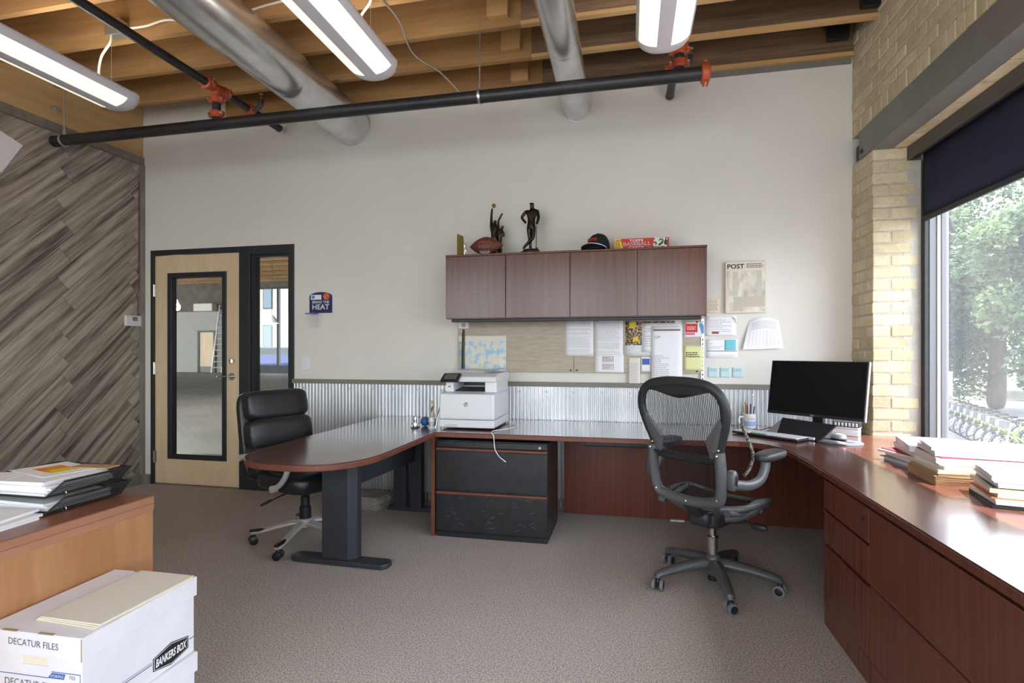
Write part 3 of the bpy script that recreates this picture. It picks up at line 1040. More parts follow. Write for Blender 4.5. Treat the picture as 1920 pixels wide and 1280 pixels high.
branch(-3.035, 3.245, 4.2, 'black sprinkler branch pipe with orange couplings left of the wide duct', 3.47, True)
branch(0.302, 3.215, 4.24, 'black sprinkler branch pipe with orange couplings beside the rightmost pendant', 3.47, True)
# ================================================================ desks and storage
ZT = 0.715


def slab(poly, name, parent, mat, edge, z1=ZT, th=0.03):
    """worktop: laminate slab with an edge band as its own part"""
    o = MB().prism(poly, z1 - th, z1).build(name, mat, parent, bevel=0.002)
    return o


# D-end peninsula table
tb = thing('peninsula_table', 'mahogany peninsula table with rounded end on a charcoal panel leg', 'table', (-1.68, 3.0, 0))
poly = []
for k in range(25):
    a = math.pi + math.pi * k / 24
    ca, sa = math.cos(a), math.sin(a)
    poly.append((-1.677 + 0.373 * math.copysign(abs(ca) ** 0.8, ca), 2.76 + 0.43 * math.copysign(abs(sa) ** 0.8, sa)))
poly += [(-1.304, 3.478), (-1.338, 3.482), (-1.338, 4.245), (-2.05, 4.245)]
MB().prism(poly, ZT - 0.004, ZT).build('tabletop', m_mahogtopy, tb)
MB().prism([(-1.677 + (p[0] + 1.677) * 1.006, p[1] - .003) for p in poly], ZT - 0.036, ZT - 0.0042).build('edge_band', m_cherryedge, tb, bevel=0.006)
MB().prism([(-1.80, 2.895), (-1.62, 2.885), (-1.585, 2.93), (-1.585, 2.985), (-1.80, 2.985)], 0.03, 0.676).build('panel_leg', m_legmet, tb, bevel=0.006)
ft = [(-2.01, 2.905), (-1.985, 2.878), (-1.40, 2.868), (-1.372, 2.895), (-1.372, 2.95), (-1.40, 2.978), (-1.985, 2.985), (-2.01, 2.96)]
MB().prism(ft, 0.0, 0.032).build('foot', m_legmet, tb, bevel=0.008)
MB().prism([(2.985, 0.44), (2.985, 0.672), (3.98, 0.672), (3.98, 0.40)], -1.70, -1.655, 'x').build('stretcher_beam', m_legmet, tb, bevel=0.003)
for a, b in ((-1.84, -1.735), (-1.70, -1.605)):
    MB().box(a, b, 3.98, 4.05, 0.03, 0.676).build('leg', m_legmet, tb, bevel=0.004)
MB().box(-1.66, -1.64, 3.975, 3.98, 0.50, 0.515).build('leg_slot', m_plastic, tb)
MB().box(-1.89, -1.40, 3.98, 4.06, 0.0, 0.032).build('foot', m_legmet, tb, bevel=0.008)

# worktop run along the back wall
dk = thing('desk_return', 'long mahogany desk worktop along the corrugated wall with end panel', 'desk', (-0.6, 3.9, 0))
MB().box(-1.335, 0.20, 3.487, 4.248, ZT - .004, ZT).build('worktop', m_mahogtop, dk)
MB().box(-1.336, 0.20, 3.485, 4.249, ZT - .034, ZT - .0042).build('edge_band', M('dark_edge', (112, 66, 52), (122, 74, 58), rough=0.4, scale=4, stretch=(.4, 1, 1)), dk, bevel=0.004)
MB().box(-1.335, -1.307, 3.489, 4.24, 0.0, ZT - .034).build('end_panel', m_cherryedge, dk, bevel=0.002)
MB().box(-0.50, 1.42, 4.195, 4.22, 0.005, ZT - .034).build('modesty_panel', m_mahog, dk)
MB().box(0.555, 0.58, 3.97, 4.19, 0.0, ZT - .034).build('support_panel', m_mahog, dk)
kt = thing('keyboard_tray', 'black keyboard tray slung under the desk edge', 'keyboard tray', (-0.06, 3.6, 0.64))
MB().box(-0.29, 0.19, 3.55, 3.60, 0.645, 0.680).build('front_rail', m_black, kt, bevel=0.008)
MB().box(-0.28, 0.18, 3.60, 3.86, 0.652, 0.664).build('tray', m_black, kt, bevel=0.002)
for x_ in (-.25, .15):
    MB().box(x_ - .02, x_ + .02, 3.60, 3.9, 0.664, 0.6805).build('slide', m_black, kt)

# corner worktop with concave front
cw = thing('corner_worktop', 'mahogany corner worktop with a concave front below the monitor', 'desk', (1.1, 3.8, 0))
curve = [(0.20, 3.487), (0.40, 3.50), (0.55, 3.52), (0.66, 3.52), (0.74, 3.49), (0.81, 3.43), (0.855, 3.33), (0.875, 3.2), (0.884, 3.05)]
cp = curve + [(0.888, 2.90), (1.84, 2.90), (1.84, 3.94), (1.553, 3.94), (1.553, 4.248), (0.20, 4.248)]
MB().prism(cp, ZT - .004, ZT).build('worktop', m_mahogtop, cw)
MB().prism([(p[0] - .001, p[1] - .001) for p in cp], ZT - .034, ZT - .0042).build('edge_band', m_mahog, cw, bevel=0.004)
MB().box(1.42, 1.445, 3.0, 4.19, 0.0, ZT - .034).build('side_panel', m_mahog, cw)

# right-hand worktop over the drawer units
rt = thing('window_worktop', 'mahogany worktop running along the window toward the camera', 'desk', (1.35, 1.8, 0))
MB().box(0.886, 1.84, 0.55, 2.898, ZT - .004, ZT).build('worktop', m_mahogtopy, rt)
MB().box(0.884, 1.841, 0.549, 2.898, ZT - .034, ZT - .0042).build('edge_band', m_mahog, rt, bevel=0.004)


def drawer(parent, y0, y1, z0, z1, lock=False):
    d = MB().box(0.886, 0.906, y0, y1, z0, z1).build('drawer_front', m_mahog, parent, bevel=0.002)
    MB().box(0.8845, 0.8865, y0 + .001, y1 - .001, z1 - .003, z1 + .0005).build('edge_strip', m_cherryedge, d)
    if lock:
        MB().cyl((0.8865, y0 + .04, z1 - .05), (0.883, y0 + .04, z1 - .05), 0.010, n=16).box(0.882, 0.8835, y0 + .038, y0 + .042, z1 - .057, z1 - .043).build('lock', m_black, d, smooth=True)
    return d


pd = thing('pedestal_drawers', 'narrow three drawer mahogany pedestal at the corner of the window desk', 'drawer unit', (1.2, 2.5, 0))
MB().box(0.907, 1.40, 2.275, 2.758, 0.005, ZT - .034).build('body', m_mahog, pd)
drawer(pd, 2.278, 2.757, 0.540, 0.672, True)
drawer(pd, 2.278, 2.757, 0.388, 0.530)
drawer(pd, 2.278, 2.757, 0.104, 0.372)
MB().box(0.890, 0.907, 2.278, 2.757, 0.0, 0.098).build('plinth', m_mahog, pd)
lf = thing('lateral_drawers', 'wide two drawer mahogany lateral file nearest the camera', 'drawer unit', (1.2, 1.8, 0))
MB().box(0.907, 1.40, 1.30, 2.272, 0.005, ZT - .034).build('body', m_mahog, lf)
drawer(lf, 1.303, 2.270, 0.405, 0.672)
drawer(lf, 1.303, 2.270, 0.104, 0.385)
MB().box(0.889, 0.9, 1.303, 2.270, 0.386, 0.404).build('finger_pull', m_cherryedge, lf, bevel=0.003)
MB().box(0.890, 0.907, 1.303, 2.270, 0.0, 0.098).build('plinth', m_mahog, lf)

# black lateral file
fc = thing('file_cabinet', 'black two drawer metal file cabinet with cherry pull strips under the printer', 'file cabinet', (-0.91, 3.75, 0))
MB().box(-1.298, -0.524, 3.505, 4.01, 0.03, 0.660).build('body', m_filemet, fc, bevel=0.004)
MB().box(-1.298, -0.524, 3.488, 3.505, 0.612, 0.655).build('top_rail', m_filemet, fc, bevel=0.006)
MB().cyl((-0.575, 3.489, 0.632), (-0.575, 3.483, 0.632), 0.009, n=16).build('lock', m_nickel, fc, smooth=True)
for z0, z1 in ((0.322, 0.590), (0.045, 0.292)):
    d = MB().box(-1.297, -0.525, 3.487, 3.505, z0, z1).build('drawer_front', m_filemet, fc, bevel=0.004)
    MB().box(-1.297, -0.525, 3.479, 3.5, z1 + .002, z1 + .020).build('pull_strip', m_cherryedge, d, bevel=0.005)
sc = MB()
for k in range(26):
    x_, z_, l_, a_ = random.uniform(-1.25, -.56), random.uniform(.07, .28), random.uniform(.012, .045), random.uniform(-.5, .5)
    sc.obox((x_, 3.4866, z_), (l_, .0006, .0013), (0, a_, 0))
sc.build('scuff_marks', M('scuffs', (130, 130, 134), rough=.8), fc)
MB().box(-1.296, -0.526, 3.498, 4.0, 0.0, 0.032).build('plinth', m_black, fc)

# wall cabinet
cb = thing('wall_cabinet', 'long four door walnut wall cabinet hung over the tackboard', 'wall cabinet', (-0.43, 4.1, 1.518))
MB().box(-1.390, 0.531, 3.972, 4.286, 1.518, 1.998).build('body', m_cabdoor, cb)
MB().box(-1.392, 0.533, 3.952, 4.287, 1.998, 2.013).build('top_board', m_cabdoor, cb, bevel=0.002)
xs_ = [-1.391, -0.913, -0.427, 0.056, 0.532]
for i in range(4):
    d = MB().box(xs_[i] + .002, xs_[i + 1] - .002, 3.950, 3.970, 1.522, 1.996).build('door', m_cabdoor, cb, bevel=0.002)
    if i in (1, 3):
        MB().cyl((xs_[i] + .025, 3.951, 1.972), (xs_[i] + .025, 3.947, 1.972), 0.007, n=12).build('lock', m_black, d, smooth=True)
MB().box(-1.36, 0.50, 4.0, 4.06, 1.496, 1.518).build('task_light', m_black, cb, bevel=0.004)

# honey laminate desk at the left
od = thing('honey_desk', 'honey cherry laminate desk at the left edge carrying the mesh trays', 'desk', (-2.5, 1.3, 0))
MB().box(-3.4, -1.79, 0.55, 1.725, ZT - .003, ZT).build('desktop', m_oaktop, od)
MB().box(-3.401, -1.789, 0.549, 1.726, ZT - .030, ZT - .0032).build('edge_band', m_oakedge, od, bevel=0.002)
MB().box(-3.401, -1.789, 0.549, 1.726, ZT - .058, ZT - .0305).build('edge_band', m_oakedge, od, bevel=0.002)
MB().box(-1.815, -1.791, 0.56, 1.722, 0.0, ZT - .058).build('side_panel', m_oak, od)
MB().box(-3.395, -3.37, 0.56, 1.722, 0.0, ZT - .058).build('side_panel', m_oak, od)
MB().box(-3.37, -1.815, 1.66, 1.685, 0.1, ZT - .058).build('modesty_panel', m_oak, od)

# ================================================================ chairs


def skin_obj(name, pts, edges, mat, parent, sub=2, local=True):
    me = bpy.data.meshes.new(name)
    keys = list(pts)
    inv = None if local else frame(parent).inverted()
    co = [V(pts[k][0]) if inv is None else inv @ V(pts[k][0]) for k in keys]
    me.from_pydata([tuple(c) for c in co], [(keys.index(a), keys.index(b)) for a, b in edges], [])
    me.update()
    o = bpy.data.objects.new(name, me)
    C.objects.link(o)
    o.parent = parent
    me.materials.append(mat)
    sk = o.modifiers.new('skin', 'SKIN')
    sk.use_smooth_shade = True
    if not me.skin_vertices:
        bm = bmesh.new()
        bm.from_mesh(me)
        bm.verts.layers.skin.verify()
        bm.to_mesh(me)
        bm.free()
    for i, k in enumerate(keys):
        r = pts[k][1]
        sv = me.skin_vertices[0].data[i]
        sv.radius = (r, r) if not isinstance(r, tuple) else r
        sv.use_root = (i == 0)
    sb = o.modifiers.new('sub', 'SUBSURF')
    sb.levels = sub
    sb.render_levels = sub
    return o


def caster(parent, x, y, ang, zt, rim, wheel=0.029):
    """twin wheel caster below (x,y); ang = rolling direction"""
    ca, sa = math.cos(ang), math.sin(ang)
    ax = V((-sa, ca, 0))
    c0 = V((x, y, wheel))
    fk = MB().cyl((x, y, wheel + .01), (x, y, zt), 0.009, n=10).sup((x, y, wheel + .012), (0.03, 0.03, 0.05), .7, .7, 12, 8)
    f_ = fk.build('caster', m_plastic, parent, smooth=True, local=True)
    for s_ in (-1, 1):
        p = c0 + ax * (s_ * 0.012)
        q = c0 + ax * (s_ * 0.030)
        MB().tube([p, p + (q - p) * .1, p + (q - p) * .9, q], [wheel * .9, wheel, wheel, wheel * .86], 20).build('wheel', rim, f_, smooth=True, local=True)
        MB().tube([q, q + (q - p) * .06], [wheel * .7, wheel * .62], 18).build('wheel_cap', m_plastic, f_, smooth=True, local=True)
    return f_


# mesh task chair -----------------------------------------------------------
ae = thing('mesh_task_chair', 'graphite mesh task chair turned toward the monitor', 'chair', (0.445, 3.085, 0), R(-36))
for k in range(5):
    a = R(204 + 72 * k) + R(36)
    c_, s_ = math.cos(a), math.sin(a)
    P = lambda r, z: (r * c_, r * s_, z)
    MB().tube([P(0.02, .118), P(.08, .122), P(.18, .112), P(.29, .092), P(.325, .082), P(.333, .068)], [.040, .038, .032, .026, .023, .018], 12, flat=0.8).build('base_leg', m_plasticm, ae, smooth=True, local=True)
    caster(ae, .325 * c_, .325 * s_, a + .9 + k, .075, M('caster_tread_%d' % k, (120, 121, 124), rough=.6))
MB().lathe([(.030, .06), (.040, .075), (.042, .15), (.034, .165), (.028, .17)], n=24).build('hub', m_plasticm, ae, smooth=True, local=True)
MB().cyl((0, 0, .03), (0, 0, .065), .028, n=20).build('hub_stub', m_plastic, ae, smooth=True, local=True)
MB().lathe([(.026, .165), (.026, .255), (.029, .258), (.029, .264), (.024, .266)], n=20).build('column_sleeve', m_nickel, ae, smooth=True, local=True)
MB().cyl((0, 0, .262), (0, 0, .36), .0165, n=18).build('gas_column', m_chrome, ae, smooth=True, local=True)
mz = MB()
mz.sup((0, -.01, .385), (.19, .27, .10), .5, .5, 20, 10).sup((0, -.10, .395), (.13, .14, .09), .55, .5, 20, 10).sup((0, .09, .395), (.19, .12, .06), .5, .5, 20, 10)
mz.build('tilt_mechanism', m_graph2, ae, smooth=True, local=True)
MB().tube([(.07, .02, .375), (.16, .03, .372), (.20, .03, .368)], [.008, .008, .008], 10).build('lever_rod', m_plastic, ae, smooth=True, local=True)
MB().sup((.235, .03, .364), (.085, .036, .034), .6, .8, 16, 8).build('lever_knob', m_graph2, ae, smooth=True, local=True)
MB().cyl((.09, .10, .40), (.135, .10, .40), .022, n=16).build('tension_knob', m_graph2, ae, smooth=True, local=True)
MB().cyl((.205, .12, .43), (.205, .12, .46), .008, n=10).sup((.205, .12, .425), (.022, .012, .03), .6, .6, 10, 6).build('lock_knob', m_chrome, ae, smooth=True, local=True)
# side arms carrying the seat
for s_ in (-1, 1):
    MB().tube(smooth_path([(s_ * .06, -.06, .385), (s_ * .13, .0, .395), (s_ * .195, .06, .43), (s_ * .225, .10, .475), (s_ * .215, .03, .478), (s_ * .20, -.10, .455), (s_ * .185, -.21, .47)], 5), .017, 10, flat=1.25).build('seat_link', m_plasticm, ae, smooth=True, local=True)
    MB().cyl((s_ * .225, .10, .475), (s_ * .25, .10, .475), .022, n=18).cyl((s_ * .25, .10, .475), (s_ * .254, .10, .475), .012, n=14).build('pivot', m_plasticm, ae, smooth=True, local=True)


def seat_ring(u):
    a = 2 * math.pi * u
    c_, s_ = math.cos(a), math.sin(a)
    x = 0.245 * math.copysign(abs(c_) ** .65, c_)
    y = 0.03 + 0.225 * math.copysign(abs(s_) ** .65, s_)
    z = 0.485 - 0.10 * max(0, (y - 0.10) / .16) ** 2 * .5 - 0.012 * (1 - (x / .245) ** 2)
    return (x, y, z)


MB().tube([seat_ring(k / 40) for k in range(40)], .016, 10, closed=True).build('seat_frame', m_plasticm, ae, smooth=True, local=True)
m_pell = bpy.data.materials.new('stripe_mesh_fabric')
m_pell.use_nodes = True
N_ = m_pell.node_tree.nodes
L_ = m_pell.node_tree.links
N_.clear()
o_ = N_.new('ShaderNodeOutputMaterial')
tcn = N_.new('ShaderNodeTexCoord')
sx = N_.new('ShaderNodeSeparateXYZ')
mu = N_.new('ShaderNodeMath'); mu.operation = 'MULTIPLY'; mu.inputs[1].default_value = 2 * math.pi / 0.0092
sn = N_.new('ShaderNodeMath'); sn.operation = 'SINE'
gt = N_.new('ShaderNodeMath'); gt.operation = 'GREATER_THAN'; gt.inputs[1].default_value = 0.0
mm = N_.new('ShaderNodeMapRange')
mm.inputs['To Min'].default_value = 0.22
mm.inputs['To Max'].default_value = 0.92
df_ = N_.new('ShaderNodeBsdfDiffuse'); df_.inputs[0].default_value = lin((44, 42, 42))
tr_ = N_.new('ShaderNodeBsdfTransparent')
ms_ = N_.new('ShaderNodeMixShader')
L_.new(tcn.outputs['Object'], sx.inputs[0]); L_.new(sx.outputs['X'], mu.inputs[0]); L_.new(mu.outputs[0], sn.inputs[0]); L_.new(sn.outputs[0], gt.inputs[0])
L_.new(gt.outputs[0], mm.inputs['Value']); L_.new(mm.outputs[0], ms_.inputs[0]); L_.new(tr_.outputs[0], ms_.inputs[1]); L_.new(df_.outputs[0], ms_.inputs[2]); L_.new(ms_.outputs[0], o_.inputs['Surface'])


def fill_ring(ring, sag, n=8):
    """pellicle stretched inside a closed ring of points"""
    k = len(ring)
    cx_ = sum((V(p) for p in ring), V()) / k
    rings = [[V(p) for p in ring]]
    mb = MB()
    b = 0
    vs = []
    for j in range(n):
        t = j / n
        for p in ring:
            q = V(p).lerp(cx_, t)
            vs.append(q + V(sag) * (1 - (1 - t) ** 2))
    vs.append(cx_ + V(sag))
    fs = []
    for j in range(n - 1):
        for i in range(k):
            fs.append((j * k + i, j * k + (i + 1) % k, (j + 1) * k + (i + 1) % k, (j + 1) * k + i))
    for i in range(k):
        fs.append(((n - 1) * k + i, (n - 1) * k + (i + 1) % k, n * k))
    return mb.add(vs, fs)


fill_ring([seat_ring(k / 40) for k in range(40)], (0, 0, -.02)).build('seat_mesh', m_pell, ae, smooth=True, local=True)

# back: leaning frame, wide shoulders, narrow waist


def lean(z):
    return -0.235 - 0.16 * (z - 0.50) - 0.10 * max(0, z - .80) ** 1.3


half = [(0.0, 1.120), (0.09, 1.116), (0.165, 1.098), (0.212, 1.060), (0.232, 1.00), (0.229, .945), (0.212, .88), (0.190, .82), (0.172, .76)]
loop = [(x, lean(z), z) for x, z in half] + [(0.15, lean(.735), .735), (0.0, lean(.73), .73), (-0.15, lean(.735), .735)] + [(-x, lean(z), z) for x, z in reversed(half[1:])]
lp = smooth_path(loop, 4, closed=True)
MB().tube(lp, .021, 10, closed=True, flat=1.15).build('back_frame', m_graph2, ae, smooth=True, local=True)
inner = [(p.x * .96, p.y + .004, .93 + (p.z - .93) * .96) for p in lp]
fill_ring(inner, (0, -.012, 0)).build('back_mesh', m_pell, ae, smooth=True, local=True)
# top rail inside the loop
tr = []
for k in range(13):
    x = -.172 + .344 * k / 12
    zt = 1.100 - 0.55 * x * x * 1.6
    zb2 = 1.045 + 0.018 * abs(x) / .19 - 0.022 * math.cos(x / .19 * math.pi) * .5
    tr.append((x, zt, min(zb2, zt - .004)))
b_ = MB()
rr = []
for x, zt, zb2 in tr:
    rr.append([(x, lean(zt) - .008, zt), (x, lean(zb2) - .004, zb2), (x, lean(zb2) + .006, zb2), (x, lean(zt) + .006, zt)])
b_.rings(rr, True).build('top_rail', m_graph2, ae, smooth=True, local=True)
# side gusset plates
for s_ in (-1, 1):
    pl_ = [(s_ * .183, .80), (s_ * .220, .92), (s_ * .205, .945), (s_ * .12, .83), (s_ * .14, .735), (s_ * .18, .74)]
    mb = MB()
    n = len(pl_)
    mb.add([(x, lean(z) - .022, z) for x, z in pl_] + [(x, lean(z) + .002, z) for x, z in pl_],
           [tuple(range(n)), tuple(range(2 * n - 1, n - 1, -1))] + [(i, (i + 1) % n, n + (i + 1) % n, n + i) for i in range(n)])
    mb.build('gusset', m_plasticm, ae, local=True, bevel=0.004)
    MB().sup((s_ * .185, lean(.79) - .022, .79), (.014, .008, .014), 1, 1, 10, 6).build('screw', m_nickel, ae, smooth=True, local=True)
# lower yoke
yk = [(-.185, lean(.78) - .012, .78), (-.19, lean(.68) - .02, .68), (-.18, lean(.57) - .02, .57), (-.15, lean(.525) - .02, .525), (0, lean(.505) - .02, .505), (.15, lean(.525) - .02, .525), (.18, lean(.57) - .02, .57), (.19, lean(.68) - .02, .68), (.185, lean(.78) - .012, .78)]
MB().tube(smooth_path(yk, 5), .031, 12, flat=.85).build('back_yoke', m_plasticm, ae, smooth=True, local=True)
for x, z in ((-.17, .545), (.17, .545), (0, .508), (-.185, .765), (.185, .765)):
    MB().sup((x, lean(z) - .046, z), (.018, .012, .018), 1, 1, 10, 6).build('screw', m_nickel, ae, smooth=True, local=True)
lowr = [(-.165, .73), (-.168, .65), (-.155, .58), (-.12, .545), (0, .53), (.12, .545), (.155, .58), (.168, .65), (.165, .73), (0, .735)]
fill_ring([tuple(p) for p in smooth_path([(x, lean(z) - .016, z) for x, z in lowr], 4, closed=True)], (0, .0, 0)).build('lumbar_mesh', m_pell, ae, smooth=True, local=True)
MB().tube(smooth_path([(-.19, lean(.75) - .03, .75), (-.09, lean(.74) - .035, .742), (-.04, lean(.745) - .035, .75), (.02, lean(.735) - .035, .735), (.08, lean(.742) - .035, .742), (.14, lean(.735) - .035, .735), (.20, lean(.75) - .03, .752)], 5), .007, 8).build('lumbar_strap', m_plastic, ae, smooth=True, local=True)
# yoke to mechanism
MB().tube(smooth_path([(0, lean(.51) - .015, .51), (0, -.20, .455), (0, -.12, .415)], 5), .045, 12, flat=.7).build('spine_link', m_graph2, ae, smooth=True, local=True)
for s_ in (-1, 1):
    MB().tube(smooth_path([(s_ * .15, lean(.53) - .02, .53), (s_ * .12, -.19, .47), (s_ * .07, -.10, .41)], 5), .018, 10).build('yoke_link', m_plasticm, ae, smooth=True, local=True)
    MB().sup((s_ * .226, lean(.645) + .015, .645), (.05, .05, .10), .6, .6, 14, 8).build('arm_clamp', m_plasticm, ae, smooth=True, local=True)
    MB().sup((s_ * .249, lean(.645) + .012, .648), (.008, .028, .05), .6, .6, 10, 6).build('clamp_button', m_black, ae, smooth=True, local=True)
    MB().tube(smooth_path([(s_ * .235, lean(.63) + .02, .625), (s_ * .270, -.16, .615), (s_ * .290, -.09, .632), (s_ * .296, -.05, .675), (s_ * .297, -.03, .725)], 5), .021, 12, flat=1.2).build('arm_post', m_plasticm, ae, smooth=True, local=True)
    MB().sup((s_ * .298, .02, .745), (.098, .27, .046), .55, .75, 24, 12).build('arm_pad', m_graph2, ae, smooth=True, local=True)

# black leather executive chair ---------------------------------------------
ex = thing('executive_chair', 'black leather executive chair with silver arms by the peninsula table', 'chair', (-2.12, 3.215, 0), R(-110))
for k in range(5):
    a = R(203 + 72 * k) + R(110)
    c_, s_ = math.cos(a), math.sin(a)
    P = lambda r, z: (r * c_, r * s_, z)
    MB().tube([P(.02, .125), P(.08, .125), P(.18, .105), P(.27, .082), P(.325, .075), P(.34, .072)], [.034, .032, .026, .024, .025, .018], 12, flat=0.55).build('base_leg', m_silver, ex, smooth=True, local=True)
    MB().tube([P(.25, .095), P(.29, .092), P(.345, .088)], [.012, .024, .018], 12, flat=.5).build('leg_cap', m_plastic, ex, smooth=True, local=True)
    caster(ex, .325 * c_, .325 * s_, a + .4 + 1.3 * k, .08, m_plastic, .027)
MB().lathe([(.03, .09), (.045, .10), (.045, .15), (.036, .16)], n=24).build('hub', m_silver, ex, smooth=True, local=True)
MB().lathe([(.040, .14), (.037, .235), (.030, .237), (.028, .30), (.016, .302), (.016, .36)], n=22).build('gas_column', m_plastic, ex, smooth=True, local=True)
MB().box(-.10, .10, -.12, .12, .335, .372).build('tilt_plate', m_plastic, ex, local=True, bevel=.012)
MB().tube([(.09, 0.0, .352), (.17, -.0, .345), (.30, .0, .318)], [.005, .005, .005], 8).tube([(.25, 0, .329), (.32, 0, .314)], [.009, .008], 8).build('tilt_lever', m_plastic, ex, smooth=True, local=True)
MB().sup((0, -.15, .345), (.07, .08, .05), .6, .6, 14, 8).build('tension_knob', m_plastic, ex, smooth=True, local=True)
st_ = MB()
st_.sup((0, .02, .432), (.50, .50, .125), .42, .42, 36, 16)
st_.build('seat', m_leather, ex, smooth=True, local=True)
MB().sup((0, .05, .484), (.44, .40, .05), .6, .5, 30, 10).build('seat_pad', m_leather, ex, smooth=True, local=True)


def bk_rot(a):
    return Matrix.Rotation(a, 3, 'X')


for nm, yc, zc, sz, tilt in (('headrest_cushion', -.322, .898, (.465, .135, .205), R(10)), ('back_cushion', -.285, .705, (.485, .15, .225), R(8)), ('lumbar_cushion', -.262, .525, (.47, .14, .20), R(5))):
    MB().sup((0, yc, zc), sz, .42, .40, 36, 16, rot=bk_rot(tilt)).build(nm, m_leather, ex, smooth=True, local=True)
MB().sup((0, -.342, .70), (.50, .07, .60), .3, .35, 32, 16, rot=bk_rot(R(9.5))).build('back_shell', m_leather, ex, smooth=True, local=True)
for s_ in (-1, 1):
    arm = [(s_ * .270, -.285, .572), (s_ * .28, -.24, .585), (s_ * .283, -.12, .608), (s_ * .283, .04, .615), (s_ * .282, .15, .608), (s_ * .278, .20, .575), (s_ * .274, .19, .52), (s_ * .268, .13, .455), (s_ * .262, .06, .415)]
    MB().tube(smooth_path(arm, 5), .020, 12, flat=.85).build('arm_frame', m_silver, ex, smooth=True, local=True)
    MB().cyl((s_ * .250, .055, .412), (s_ * .287, .055, .412), .022, n=16).build('arm_bolt', m_silver, ex, smooth=True, local=True)
    MB().cyl((s_ * .25, -.29, .572), (s_ * .29, -.29, .572), .022, n=16).build('arm_bolt', m_silver, ex, smooth=True, local=True)
    MB().sup((s_ * .283, -.03, .636), (.062, .32, .035), .6, .6, 22, 10).build('arm_pad', m_leather, ex, smooth=True, local=True)
# ================================================================ things on the wall
tk = thing('tackboard', 'grey linen covered tackboard under the wall cabinet', 'tackboard', (-0.43, 4.28, 1.10))
MB().box(-1.393, -0.432, 4.268, 4.288, 1.10, 1.515).build('tack_panel', m_tack, tk, bevel=0.003)
MB().box(-0.430, 0.525, 4.268, 4.288, 1.10, 1.515).build('tack_panel', m_tack, tk, bevel=0.003)
for x_, z_ in ((-.455, 1.118), (-.407, 1.118), (.50, 1.118), (.50, 1.49)):
    MB().cyl((x_, 4.269, z_), (x_, 4.264, z_), .0075, n=12).build('screw_cap', m_black, tk, smooth=True)
ss = MB()
ss.box(.530, .552, 4.268, 4.289, 1.03, 1.512)
ss = ss.build('slotted_standard', m_galv, origin=(.54, 4.28, 1.03))
tag(ss, 'slotted metal shelf standard beside the tackboard', 'bracket rail')
sl_ = MB()
for k in range(14):
    sl_.box(.537, .545, 4.2665, 4.2685, 1.05 + k * .033, 1.068 + k * .033)
sl_.build('slots', m_black, ss)


def lines(x0, x1, z0, z1, n, y, th=None, ragged=0.25, words=True):
    mb = MB()
    dz = (z1 - z0) / n
    th = th or dz * 0.42
    for i in range(n):
        z = z1 - (i + .5) * dz
        if random.random() < 0.1:
            continue
        xe = x1 - (x1 - x0) * random.random() * ragged * (1 if random.random() < .4 else .1)
        x = x0
        while x < xe - .002:
            w = min(random.uniform(.006, .02), xe - x)
            mb.box(x, x + w, y - .0004, y, z - th / 2, z + th / 2)
            x += w + .004
    return mb


def sheet(name, label, cat, x0, x1, z0, z1, y, mat=None, group='papers pinned to the wall', rot=0.0, curl=0.0):
    """a sheet of paper on the back wall, lower edge lifting by curl"""
    cx_, cz_ = (x0 + x1) / 2, (z0 + z1) / 2

    def fn(u, v):
        x = x0 + (x1 - x0) * u
        z = z0 + (z1 - z0) * v
        return (x, y - curl * (1 - v) ** 2 * (0.4 + 0.6 * u), z)
    mb = MB().grid(fn, 6, 8)
    o = mb.build(name, mat or m_paper, origin=(cx_, y, z0), smooth=True)
    sd = o.modifiers.new('thick', 'SOLIDIFY')
    sd.thickness = 0.0004
    sd.offset = 1
    tag(o, label, cat, group)
    return o


yt = 4.2665
yw = 4.288
o = sheet('map_sheet', 'unfolded lake map pinned low on the tackboard behind the printer', 'map', -1.385, -.981, 1.10, 1.395, yt,
          M('lake_map', (230, 226, 206), (168, 206, 230), rough=.8, scale=16, detail=9, lo=.45, hi=.56, c3=(222, 224, 214)))
MB().box(-1.385, -.981, yt - .0008, yt, 1.352, 1.395).build('map_header', m_paper2, o)
MB().box(-1.187, -1.183, yt - .0008, yt, 1.10, 1.352).build('map_fold', m_paper, o)
o = sheet('small_card', 'tiny white card with a pink seal at the tackboard corner', 'card', -1.39, -1.30, 1.458, 1.512, yt - .0005)
MB().cyl((-1.345, yt - .0006, 1.486), (-1.345, yt - .0016, 1.486), .019, n=18).build('seal', M('pink_ink', (206, 160, 150)), o)
bs = thing('black_strap', 'black strap hanging over the left edge of the lake map', 'strap', (-1.342, 4.262, 1.12))
MB().tube([(-1.345, 4.258, 1.10), (-1.346, 4.258, 1.25), (-1.342, 4.258, 1.42), (-1.34, 4.26, 1.45)], [.013, .013, .012, .008], 10, flat=.35, up=(0, 1, 0)).build('strap_band', m_plastic, bs, smooth=True)
o = sheet('letter_page', 'typed letter page, left of the two adjoining pages under the cabinet', 'paper', -.497, -.276, 1.232, 1.512, yt)
lines(-.475, -.298, 1.26, 1.495, 26, yt - .0003).build('printed_lines', m_ink, o)
o = sheet('letter_page', 'typed letter page, right of the two adjoining pages under the cabinet', 'paper', -.266, -.048, 1.233, 1.512, yt)
lines(-.25, -.07, 1.25, 1.495, 28, yt - .0003).build('printed_lines', m_ink, o)
o = sheet('plan_sheet', 'wide white plan sheet behind the other papers at the right of the tackboard', 'paper', -.036, .385, 1.234, 1.508, yt)
lines(-.02, .36, 1.24, 1.31, 10, yt - .0003).build('printed_lines', m_ink, o)
o = sheet('photo_collage', 'dense dark photo collage with a yellow note on it', 'picture', -.030, .34, 1.315, 1.500, yt - .0012,
          M('collage', (70, 62, 52), (206, 190, 160), rough=.7, scale=70, detail=2, lo=.42, hi=.58, c3=(150, 110, 70)))
